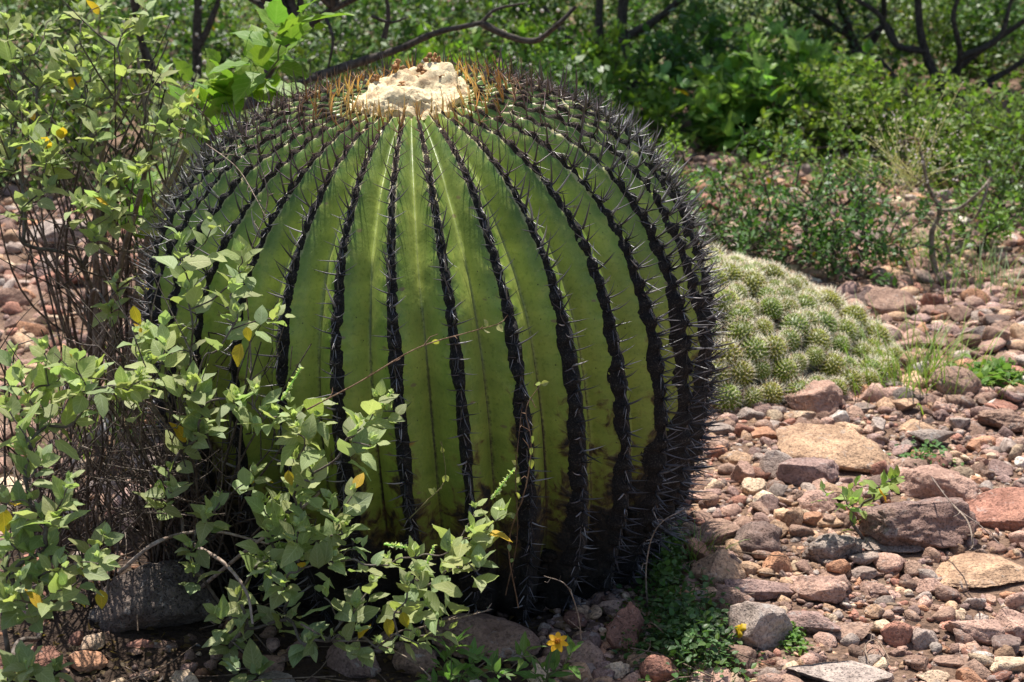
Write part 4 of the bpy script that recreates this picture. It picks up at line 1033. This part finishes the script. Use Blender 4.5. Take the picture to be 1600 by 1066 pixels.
# thin vines and straws across the cactus
def twig_thing(name, label, cat, pts, r, mat=M_TWIG, tint=(1, 1, 1), leaves=0, lsize=.014, sides=5):
    P = curve_pts([at(*p) for p in pts], 7); base = P[0]; t = thing(name, label, cat, base)
    m = MB(); tube(m, P, np.linspace(r, r * .5, len(P)), sides, tint, .3)
    for q in range(3, len(P) - 1, 4):
        d = norm(norm(P[q + 1] - P[q]) + rng.normal(size=3) * .9); l_ = rng.uniform(.006, .03); tube(m, [P[q], P[q] + d * l_ * .6, P[q] + d * l_ + rng.normal(size=3) * .004], [r * .6, r * .5, r * .3], 4, tint)
    m.build("stem", mat, t); LP = []
    for q in range(leaves):
        k_ = int(rng.integers(1, len(P))); LP.append((P[k_], norm(rng.normal(size=3) + np.array((0, -.5, 0))), norm(rng.normal(size=3) * .5 + np.array((0, -.6, .6))), lsize * rng.uniform(.7, 1.2)))
    if LP: finish_leaves(t, LP, LEAF, M_LEAF, green_col((1.1, 1, .8), .2))
    return t
twig_thing("vine", "thin pinkish vine slanting across the middle of the big cactus", "vine", [(480, 640, 2.40), (560, 598, 2.40), (650, 545, 2.42), (730, 520, 2.44), (785, 505, 2.47)], .0014, tint=(1.6, 1.2, .9), leaves=5)
twig_thing("vine", "dry tangled vine climbing the lower cactus right of the centre", "vine", [(810, 950, 2.55), (795, 850, 2.50), (822, 760, 2.47), (830, 690, 2.46), (822, 640, 2.46), (845, 600, 2.46)], .0013, tint=(1.5, 1.1, .8), leaves=9)
twig_thing("vine", "second thin dry vine hanging just left of the tangled one", "vine", [(790, 930, 2.55), (808, 840, 2.5), (806, 740, 2.47), (815, 640, 2.46)], .0011, tint=(1.2, .9, .7), leaves=3)
twig_thing("vine", "short thin vine with small leaves below the cactus middle", "vine", [(640, 810, 2.48), (665, 785, 2.48), (695, 750, 2.47), (690, 690, 2.46)], .0012, tint=(1.2, 1.3, .7), leaves=5)
twig_thing("vine", "wiry stem running up between shrub and cactus on the left", "vine", [(395, 640, 2.55), (390, 520, 2.6), (385, 420, 2.62), (412, 340, 2.62), (418, 300, 2.6), (400, 240, 2.6)], .0016, tint=(1.4, 1.3, 1.25), leaves=2)
twig_thing("dry_stalk", "bent straw coloured stalk arching in front of the dark cactus base", "stalk", [(908, 1000, 2.50), (903, 960, 2.48), (885, 915, 2.46), (850, 900, 2.46)], .0013, tint=(2.2, 2.0, 1.8))
twig_thing("dry_stalk", "pale dead stalk hanging from the right lower flank of the cactus", "stalk", [(1012, 960, 2.75), (1010, 880, 2.7), (1030, 820, 2.68), (1085, 790, 2.72)], .0018, tint=(1.8, 1.7, 1.6))
twig_thing("dry_stalk", "thin pale straw lying across the upper left ribs", "stalk", [(322, 225, 2.72), (370, 262, 2.66), (400, 310, 2.6), (418, 345, 2.57)], .0010, tint=(2.4, 2.2, 2.0))
twig_thing("dry_twig", "curved pale twig on the gravel right of the seedling", "twig", [(1490, 790, 2.95), (1512, 815, 2.88), (1520, 850, 2.8), (1515, 860, 2.76)], .0022, tint=(1.9, 1.8, 1.7))
twig_thing("dry_twig", "long bare grey twig leaning from the pitted boulder", "twig", [(1455, 745, 3.12), (1490, 790, 2.98), (1530, 820, 2.84), (1562, 850, 2.76)], .0018, tint=(1.3, 1.2, 1.2))
twig_thing("dry_twig", "small looped twig on the front gravel", "twig", [(1358, 1035, 2.53), (1352, 1010, 2.6), (1370, 1000, 2.62), (1390, 1030, 2.54)], .0016, tint=(1.9, 1.7, 1.5))
twig_thing("dry_twig", "bare pale twig sticking out under the shrub towards the dark base", "twig", [(640, 985, 2.40), (700, 970, 2.38), (740, 960, 2.36), (768, 952, 2.36)], .0018, tint=(1.9, 1.8, 1.7))
twig_thing("dry_twig", "crooked pale twig below the lowest shrub leaves", "twig", [(470, 975, 2.40), (520, 1000, 2.38), (580, 1003, 2.36), (640, 1030, 2.34), (675, 1060, 2.3)], .0022, tint=(1.7, 1.6, 1.5))

# ------------------------------------------------------------------ lobed-leaf plant behind the cactus at the upper left
bs = gnd(400, 560)
bs[1] = 3.9; bs[0] = -.66; bs[2] = 0
bt = [(440, 60), (488, 45), (430, 25), (475, 5), (385, 90), (365, 115), (335, 135), (355, 150), (410, 125), (300, 130), (390, 150), (320, 165), (460, 95), (345, 100), (430, 140), (290, 165)]
tp = [at(px, py, 3.75 + rng.uniform(-.1, .1)) for px, py in bt]
small_plant("broadleaf_herb", "tall herb with big bright yellow green toothed leaves behind the upper left cactus shoulder", "plant", bs, tp, BROAD, M_BROAD, .105, (3, 5), green_col((1.0, 1.0, 1), .15), .09, .004, lean=.7)
bs = np.array((-.98, 3.9, 0)); tp = [at(px, py, 3.85 + rng.uniform(-.1, .1)) for px, py in ((225, 330), (240, 300), (210, 290), (255, 340), (230, 370), (195, 310), (250, 270), (215, 345))]
small_plant("broadleaf_herb", "shorter yellow green broadleaf herb between the stems left of the cactus", "plant", bs, tp, BROAD, M_BROAD, .08, (3, 6), green_col((1.0, 1.0, 1), .15), .07, .003)

# ------------------------------------------------------------------ background: bushes and trees, each a thing of its own
def bush(label, bx, by, W_, H_, n_shoots, leaf, mat, size, col, n_leaf=(5, 9), name="bush", cat="bush", group="green bushes behind the cactus", cap=0, r0=.012, shell=.55, smat=None, z0=.05, D_=None, L=.10, base=None, sun=None):
    base = np.array((bx, by, float(ground_z(bx, by)))); t = thing(name, label, cat, base, group); D_ = D_ or W_ * .8; tips = []
    for _ in range(n_shoots):
        v = norm(rng.normal(size=3)); v[2] = abs(v[2]); r_ = rng.uniform(shell, 1.0) * (1 + .22 * float(vnoise(v * 2.2 + bx, 5)))
        tips.append(base + np.array((v[0] * W_ / 2 * r_, v[1] * D_ / 2 * r_, z0 + v[2] * H_ * r_)))
    nodes, lines, load = grow(base, tips, .10, .2); stems(t, nodes, lines, load, r0, smat or M_BARK, cap=12, rtip=.0016); LP = []
    for l in lines:
        d = norm(norm(nodes[l[-1]] - nodes[l[-3]]) + np.array((0, 0, .4)) + rng.normal(size=3) * .3)
        leafy_shoot(nodes[l[-1]] + d * .02, d, int(rng.integers(*n_leaf)), size * rng.uniform(.8, 1.2), L * rng.uniform(.6, 1.4), LP)
    if cap: finish_leaves(t, LP, leaf, mat, green_col(col, .22, .01), cap)
    else:
        P = np.array([l[0] for l in LP]); D = np.array([l[1] for l in LP]); N_ = np.array([l[2] for l in LP]); S = np.array([l[3] for l in LP])
        cf = green_col(col, .28, .004); m = MB(); stamp(m, leaf[0], frames(D, N_), S, P, np.array([cf() for _ in LP])); m.build("crown", mat, t)
    return t
X = lambda px, Y_: (px - 800) / FPX * math.hypot(Y_, CAM_H * .8)
M_MIDLEAF = leaf_material("mid_green_leaf", (.125, .235, .045), (.24, .36, .12), (.18, .28, .08), .40, .36)
# the bright broadleaf bush and its neighbours at the right
bush("leafy bush with large bright heart shaped leaves at the edge of the gravel", X(1215, 8.5), 8.3, 1.30, .60, 210, BROAD, M_MIDLEAF, .11, (1.5, 1.5, 1.4), (5, 8), cap=290, L=.16)
bush("deep green broadleaf bush just left of the bright heart leaved bush", X(1085, 9.2), 9.2, .9, .62, 130, BROAD, M_MIDLEAF, .07, (.7, .85, .8), (5, 8), cap=0)
bush("wide yellowish small leaved bush right of the bright broadleaf bush", X(1385, 7.7), 7.7, 1.3, .50, 360, SMALL, M_BROAD, .044, (.95, .85, .9), (8, 14))
bush("olive small leaved bush at the right edge beyond the gravel", X(1555, 7.2), 7.2, 1.2, .42, 360, SMALL, M_BROAD, .042, (.8, .75, .9), (8, 14))
bush("loose pale green bush right behind the cactus spines", X(1030, 6.2), 6.2, .42, .46, 90, SMALL, M_BROAD, .034, (1.1, 1.05, 1.0), (8, 12))
bush("dark low bush behind the right shoulder of the cactus", X(1000, 8.8), 9.0, 1.2, .50, 220, SMALL, M_MIDLEAF, .045, (.7, .9, .9), (8, 12))
# thorny little-leaved shrub beyond the clump
for (lab, px, py, W_, H_, n, col) in (
  ("thorny dark stemmed shrub with tiny glossy green leaves directly behind the cactus clump", 1215, 425, .95, .46, 170, (.9, 1.15, 1.0)),
  ("sparser thorny shrub with tiny leaves between the clump and the dead sapling", 1330, 440, .85, .42, 150, (.85, 1.1, 1.0)),
  ("small thorny shrub on the left end of the far gravel", 1135, 400, .6, .36, 110, (1.0, 1.15, 1.0)),
  ("yellowish spindly seedling bush on the far gravel strip", 1310, 330, .6, .40, 90, (2.0, 1.9, 1.3)),
  ("little yellow green bush in front of the broadleaf bush", 1170, 300, .30, .22, 26, (2.0, 1.9, 1.3)),
  ("low green bush at the right edge on the far gravel", 1560, 350, .7, .4, 170, (1.3, 1.35, 1.2)),
  ("bright leaved young bush right of the dead sapling", 1525, 400, .4, .30, 60, (1.8, 1.8, 1.3))):
    g0 = gnd(px, py); bush(lab, g0[0], g0[1], W_, H_, n, SMALL, M_DARKLEAF, .030, col, (8, 13), "thorn_shrub", "shrub", "small thorny shrubs on the far gravel", r0=.008, shell=.3, L=.10)
# dead grey sapling
bd = gnd(1462, 432); sd = thing("dead_sapling", "bare grey thorny sapling with wispy dry seed heads on the far gravel", "shrub", bd)
Yd = bd[1]
for P, r in (([(1462, 432), (1455, 370), (1468, 330), (1450, 290), (1440, 240)], .012), ([(1468, 330), (1500, 325), (1530, 300), (1548, 278)], .008), ([(1548, 278), (1530, 330), (1515, 350)], .006), ([(1470, 432), (1482, 400), (1478, 380)], .010), ([(1450, 290), (1420, 270), (1405, 250)], .004), ([(1440, 240), (1430, 215), (1400, 225)], .003)):
    m = MB(); PP = curve_pts([at(a, b, Yd + rng.uniform(-.03, .03)) for a, b in P], 6); tube(m, PP, np.linspace(r, r * .45, len(PP)), 7, (1.5, 1.5, 1.4), .3)
    for q in range(2, len(PP), 1):
        d = norm(rng.normal(size=3)); tube(m, [PP[q], PP[q] + d * .05], [.0014, .0004], 4, (2.2, 1.8, 1.3))
    m.build("branch", M_TWIG, sd)
m = MB(); n = 420; c_ = at(1425, 235, Yd); Pp = c_ + rng.normal(size=(n, 3)) * np.array((.10, .08, .09)); stamp(m, LEAF[0], frames(rng.normal(size=(n, 3)), rng.normal(size=(n, 3))), rng.uniform(.006, .014, n), Pp, np.array((1.7, 1.25, 2.6)) * rng.uniform(.6, 1.0, (n, 1)))
for q in range(60): tube(m, [c_ + np.array((0, 0, -.12)) + rng.normal(size=3) * .03, Pp[q]], .0008, 3, (1.6, 1.3, 1.4))
m.build("seed_heads", M_LEAF, sd, kind="stuff")

# trees with dark trunks
def tree(label, bx, by, limbs, crown_c, crown_r, n_shoots, leaf, mat, size, col, r0=.04, n_leaf=(8, 14), group="trees behind the cactus"):
    base = np.array((bx, by, -.02)); t = thing("tree", label, "tree", base, group)
    ends = []
    for P, r in limbs:
        PP = curve_pts([np.asarray(p, float) for p in P], 6); m = MB(); tube(m, PP, np.linspace(r, r * .45, len(PP)), 9, (1, 1, 1), .25); m.build("trunk" if r >= r0 else "limb", M_BARK, t); ends += [PP[-1], PP[len(PP) // 2], PP[int(len(PP) * .75)]]
    tips = []
    for _ in range(n_shoots):
        v = norm(rng.normal(size=3)); r_ = rng.uniform(.35, 1.05); tips.append(np.asarray(crown_c) + v * np.asarray(crown_r) * r_)
    m = MB(); LPn = 0; P_, D_, N_, S_ = [], [], [], []
    E = np.array(ends)
    for tp_ in tips:
        k_ = int(np.argmin(np.linalg.norm(E - tp_, axis=1))); mid = (E[k_] + tp_) / 2 + rng.normal(size=3) * .1
        tube(m, curve_pts([E[k_], mid, tp_], 3), np.linspace(.012, .003, 7), 4); LP = []
        for q in range(3): leafy_shoot(tp_ + rng.normal(size=3) * .08, norm(rng.normal(size=3) + np.array((0, 0, .2))), int(rng.integers(*n_leaf)), size, .18, LP)
        for a, b, c, d in LP: P_.append(a); D_.append(b); N_.append(c); S_.append(d)
    m.build("twigs", M_BARK, t, kind="stuff"); m = MB(); cf = green_col(col, .3)
    stamp(m, leaf[0], frames(np.array(D_), np.array(N_)), np.array(S_), np.array(P_), np.array([cf() for _ in P_])); m.build("crown", mat, t); return t
def T(px, py, Y_): return at(px, py, Y_)
def gb(px, Y_): return (X(px, Y_), Y_, 0)
# double dark trunk behind the right shoulder
b1 = T(952, 205, 9.6)
tree("dark double trunked tree behind the right shoulder of the cactus", b1[0], b1[1],
     [([(b1[0] - .05, 9.6, 0), T(940, 120, 9.6), T(936, 30, 9.6), T(945, -120, 9.6)], .04), ([(b1[0] + .1, 9.6, 0), T(985, 110, 9.6), T(972, 20, 9.6), T(1005, -120, 9.6)], .05), ([T(978, 60, 9.6), T(1040, 20, 9.5), T(1100, -40, 9.4)], .03), ([T(940, 60, 9.6), T(890, 60, 9.7), T(850, 10, 9.8)], .025)],
     (b1[0], 9.7, 2.5), (1.6, 1.2, .9), 420, SMALL, M_DARKLEAF, .075, (1, 1.1, 1), .038)
b2 = T(1475, 235, 9.6)
tree("thorny spreading tree with black crooked limbs at the upper right", b2[0], b2[1],
     [([(b2[0], 9.6, 0), T(1470, 140, 9.6), T(1440, 60, 9.6), T(1430, -60, 9.6)], .038), ([T(1470, 130, 9.6), T(1530, 80, 9.5), T(1620, 20, 9.4)], .028), ([T(1475, 160, 9.6), T(1540, 130, 9.5), T(1610, 90, 9.4)], .03), ([T(1450, 80, 9.6), T(1400, 70, 9.6), T(1370, 20, 9.6), T(1300, -20, 9.6)], .024), ([T(1400, 70, 9.6), T(1385, 40, 9.7), T(1350, 60, 9.6)], .02), ([T(1478, 190, 9.6), T(1500, 90, 9.3), T(1490, 20, 9.2), T(1520, -40, 9.2)], .022), ([T(1500, 90, 9.3), T(1560, 60, 9.2), T(1580, 0, 9.2)], .022), ([T(1470, 150, 9.6), T(1410, 130, 9.4), T(1370, 90, 9.4), T(1330, 80, 9.4)], .02), ([T(1540, 130, 9.5), T(1590, 150, 9.3), T(1640, 140, 9.3)], .016)],
     (b2[0], 9.8, 2.3), (1.9, 1.3, .9), 440, SMALL, M_DARKLEAF, .075, (1, 1.1, 1), .036)
b3 = T(1340, 190, 10.6)
tree("slim dark leaning tree in the shade left of the thorny spreading tree", b3[0], b3[1],
     [([(b3[0], 10.6, 0), T(1345, 100, 10.6), T(1320, 30, 10.6), T(1290, -60, 10.6)], .045), ([T(1345, 90, 10.6), T(1380, 30, 10.6), T(1375, -50, 10.6)], .03), ([T(1330, 60, 10.6), T(1270, 20, 10.5), T(1220, -10, 10.5)], .022)],
     (b3[0], 10.8, 2.5), (1.5, 1.2, .8), 320, SMALL, M_DARKLEAF, .075, (1, 1.1, 1), .045)
b4 = T(300, 300, 7.2)
tree("thin dark trunked tree behind the tall left shrub", X(310, 7.4), 7.4,
     [([gb(300, 7.4), T(306, 180, 7.4), T(308, 60, 7.4), T(310, -80, 7.4)], .033), ([gb(275, 7.4), T(262, 180, 7.3), T(225, 80, 7.3), T(200, -40, 7.2)], .028), ([T(307, 80, 7.4), T(335, 20, 7.4), T(350, -40, 7.4)], .018), ([T(240, 110, 7.3), T(215, 40, 7.3), T(220, -60, 7.3)], .02)],
     (X(300, 7.4), 7.6, 2.0), (1.3, .9, .7), 130, SMALL, M_DARKLEAF, .04, (1.5, 1.5, 1), .027)
# the dark limb that runs across behind the crown
b5 = np.array((-1.25, 5.6, 0))
lt = tree("low leaning tree whose dark limb crosses behind the crown of the cactus", b5[0], b5[1],
     [([b5, T(345, 180, 5.4), T(390, 165, 5.3), T(500, 118, 5.2)], .020), ([T(490, 122, 5.2), T(560, 98, 5.2), T(620, 78, 5.15), T(680, 52, 5.1), T(752, 36, 5.1)], .0165), ([T(752, 36, 5.1), T(790, 55, 5.1), T(835, 64, 5.1), T(870, 40, 5.0), T(900, 10, 5.0)], .0125), ([T(752, 36, 5.1), T(775, 15, 5.1), T(820, 5, 5.1)], .007), ([T(390, 165, 5.3), T(440, 80, 5.3), T(500, 28, 5.3), T(570, -10, 5.2)], .019), ([T(505, 20, 5.3), T(520, 60, 5.2), T(512, 110, 5.2)], .007), ([T(600, 60, 5.3), T(607, 20, 5.3), T(600, -20, 5.3)], .010), ([T(580, 25, 5.2), T(610, 35, 5.2), T(635, 28, 5.2)], .006)],
     (-.95, 5.6, 1.75), (.9, .6, .35), 60, SMALL, M_DARKLEAF, .035, (1.5, 1.5, 1), .0195)
# ranks of bushes from the near thicket to the far end of the view
KD = [("olive green", (1.35, 1.25, .9), SMALL, M_DARKLEAF, .052), ("bright green", (.95, .95, .8), SMALL, M_BROAD, .066), ("dark green", (1.0, 1.15, 1.1), SMALL, M_DARKLEAF, .062),
      ("yellow green", (1.1, 1.0, .7), SMALL, M_BROAD, .042), ("grey green", (1.0, 1.0, 1.3), SMALL, M_LEAF, .045)]
USED = {}
def BUSH_LABEL(q, nm2, W_, dist, px):
    marks = [(-100, "past the left edge"), (60, "at the far left edge"), (200, "behind the tall left shrub"), (330, "behind the thin dark trunk"), (450, "behind the big toothed leaves"), (600, "left above the woolly crown"),
             (720, "right above the woolly crown"), (850, "above the right half of the cactus"), (960, "beside the double trunked tree"), (1100, "right of the double trunked tree"), (1230, "above the heart leaved bush"), (1340, "beside the slim leaning tree"),
             (1460, "behind the thorny spreading tree"), (1600, "at the upper right edge"), (1700, "past the right edge")]
    m_ = min(marks, key=lambda a: abs(a[0] - px))[1]; sz_ = "low" if W_ < 1.25 else "rounded" if W_ < 1.8 else "broad" if W_ < 2.6 else "tall"
    return f"{sz_} {nm2} bush {dist.replace('near the ', 'at the ')} thicket {m_}"
PLANB = [  # px, distance, width, height, kind
 (60, 7.0, 1.0, .8, 0), (190, 7.8, 1.1, .8, 3), (330, 6.6, .8, .6, 4), (430, 8.0, 1.2, .8, 0), (560, 7.0, 1.0, .72, 0), (660, 7.4, 1.0, .70, 1), (770, 8.0, 1.1, .72, 1), (850, 7.6, .9, .6, 2), (920, 8.4, 1.0, .62, 1),
 (-60, 8.8, 1.2, 1.0, 2), (110, 9.4, 1.3, 1.0, 0), (260, 9.8, 1.4, 1.0, 2), (400, 10.2, 1.4, 1.0, 3), (520, 9.6, 1.4, 1.0, 2), (640, 10.2, 1.5, 1.0, 0), (760, 10.6, 1.5, 1.0, 2), (880, 10.8, 1.5, 1.0, 0), (1040, 10.6, 1.5, .9, 2),
 (1150, 11.2, 1.5, .9, 4), (1250, 10.6, 1.3, .8, 2), (1420, 11.6, 1.5, .7, 0), (1560, 11.8, 1.5, .8, 2), (1680, 10.6, 1.3, .7, 0),
 (0, 12.5, 2, 1.4, 0), (200, 12.8, 2, 1.4, 2), (380, 13.2, 2.1, 1.4, 3), (560, 13, 2.1, 1.4, 2), (740, 13.4, 2.1, 1.3, 0), (920, 13.5, 2.1, 1.3, 2), (1090, 14.5, 2.1, .8, 4), (1280, 13.5, 2.2, 1.3, 2), (1450, 13.6, 2.2, 1.4, 0), (1620, 13.4, 2.2, 1.4, 2),
 (100, 17, 3, 1.8, 2), (400, 17.5, 3, 1.8, 0), (700, 17.5, 3, 1.8, 2), (1000, 18, 3, 1.6, 3), (1300, 18, 3, 1.8, 2), (1600, 17.5, 3, 1.8, 0), (250, 21, 4, 2.4, 2), (800, 22, 4, 2.4, 2), (1200, 22, 4, 2.4, 0), (1700, 21, 4, 2.4, 2), (-200, 20, 4, 2.4, 0)]
for q, (px, Y_, W_, H_, kd) in enumerate(PLANB):
    nm2, col, lf, mt, sz = KD[kd]; where = "left" if px < 530 else "behind the cactus crown" if px < 950 else "right"
    dist = "near the front of" if Y_ < 9 else "deep in" if Y_ < 12 else "far back in"
    bush(BUSH_LABEL(q, nm2, W_, dist, px), X(px, Y_), Y_, W_, H_, int(190 + 60 * (W_ > 1.3) + 60 * (W_ > 1.8)), lf, mt, sz * (1 + .06 * max(0, Y_ - 9)), col, (8, 13), r0=.014, shell=.45, L=.14)
# white blossoms sprinkled over the olive bushes at the upper left
m = MB(); n = 420; px = rng.uniform(180, 900, n); py = rng.uniform(0, 190, n); keep = rng.random(n) < np.where(px < 560, 1, .35)
P = np.array([at(a, b, rng.uniform(6.4, 8.6)) for a, b in zip(px[keep], py[keep])]); n = len(P)
stamp(m, (ICO[1][0], ICO[1][1], np.zeros((len(ICO[1][0]), 2))), frames(rng.normal(size=(n, 3)), rng.normal(size=(n, 3))), rng.uniform(.004, .010, n), P, np.array((.72, .68, .60)) * rng.uniform(.6, 1, (n, 1)))
tag(m.build("blossoms", M_PETAL, kind="stuff"), "tiny whitish blossoms scattered over the thicket behind the cactus", "blossoms")

# undergrowth: herbs and grass on the ground under the thicket, dry litter under the shrubs
def scatter_stuff(name, label, cat, n, xr, yr, tpl, mat, size, hmax, colfn, flat=False, cond=None):
    x = rng.uniform(*xr, n); y = rng.uniform(*yr, n); qx, qy, _ = proj(np.stack([x, y, 0 * x], -1)); k_ = (qx > -120) & (qx < 1720)
    if cond is not None: k_ &= cond(qx, qy, x, y)
    x, y = x[k_], y[k_]; n = len(x); z = ground_z(x, y) + hmax * rng.random(n)
    D = rng.normal(size=(n, 3)); N_ = rng.normal(size=(n, 3)) * .5 + np.array((0, 0, 1)); D[:, 2] = D[:, 2] * (.15 if flat else .6) + (0 if flat else .3)
    m = MB(); stamp(m, tpl, frames(D, N_), size * rng.uniform(.5, 1.4, n), np.stack([x, y, z], -1), np.array([colfn() for _ in range(n)])); return tag(m.build(name, mat, kind="stuff"), label, cat)
edge = lambda qx: np.where(qx < 330, 330, np.where(qx < 1050, 300, 262)) + 20 * np.sin(qx / 23)
scatter_stuff("undergrowth", "knee high green herbs covering the ground under the thicket", "undergrowth", 52000, (-9, 9), (6.3, 22), SMALL[0], M_MIDLEAF, .065, .14, green_col((.8, .85, .8), .45), cond=lambda qx, qy, x, y: (qy < edge(qx)) & (rng.random(len(qx)) < .6 + .4 * vnoise(np.stack([x, y, x * 0], -1) * 1.3, 3)))
def litter_col():
    v = rng.uniform(.25, .75); return np.array((.85, .48, .42)) * v
scatter_stuff("leaf_litter", "dry brown leaf litter on the dark soil under the shrubs", "litter", 3600, (-1.4, .35), (2.3, 3.6), SMALL[0], M_LEAF, .016, .012, litter_col, True)
scatter_stuff("leaf_litter", "scattered brown litter at the foot of the far bushes", "litter", 5000, (0.3, 4.5), (5.0, 9.0), SMALL[0], M_LEAF, .03, .012, litter_col, True, cond=lambda qx, qy, x, y: rng.random(len(qx)) < np.clip((450 - qy) / 200, .05, 1))
m = MB()
for _ in range(240):
    p = np.array((rng.uniform(-1.3, .5), rng.uniform(2.35, 3.2), 0)) if rng.random() < .6 else np.array((rng.uniform(.6, 2.4), rng.uniform(4.5, 7.0), 0))
    p[2] = ground_z(p[0], p[1]) + rng.uniform(.005, .03); d = norm((rng.normal(), rng.normal(), .1)); L = rng.uniform(.05, .22)
    tube(m, curve_pts([p, p + d * L * .5 + rng.normal(size=3) * .01, p + d * L], 3), np.linspace(.0016, .0008, 7), 4, np.array((1.3, 1.15, 1.0)) * rng.uniform(.5, 1.4))
tag(m.build("dry_sticks", M_TWIG, kind="stuff"), "thin dry sticks littering the soil under the shrubs", "litter")

# stones that still share a description are told apart by their place in the row
byl = {}
for o in scene.objects:
    if o.get("group") == "loose stones on the gravel": byl.setdefault(o["label"], []).append(o)
WORDS = ["", "", "two", "three", "four", "five", "six", "seven", "eight", "nine"]
ORD = ["leftmost", "second from left", "third from left", "fourth from left", "fifth from left", "sixth from left", "seventh from left", "eighth from left"]
for lab, os_ in byl.items():
    if 1 < len(os_) < 9:
        os_.sort(key=lambda o: float(proj(np.array(o.location))[0]))
        for q, o in enumerate(os_):
            o["label"] = f"{lab}, {ORD[q] if q < len(os_) - 1 else 'rightmost'} of {WORDS[len(os_)]}"
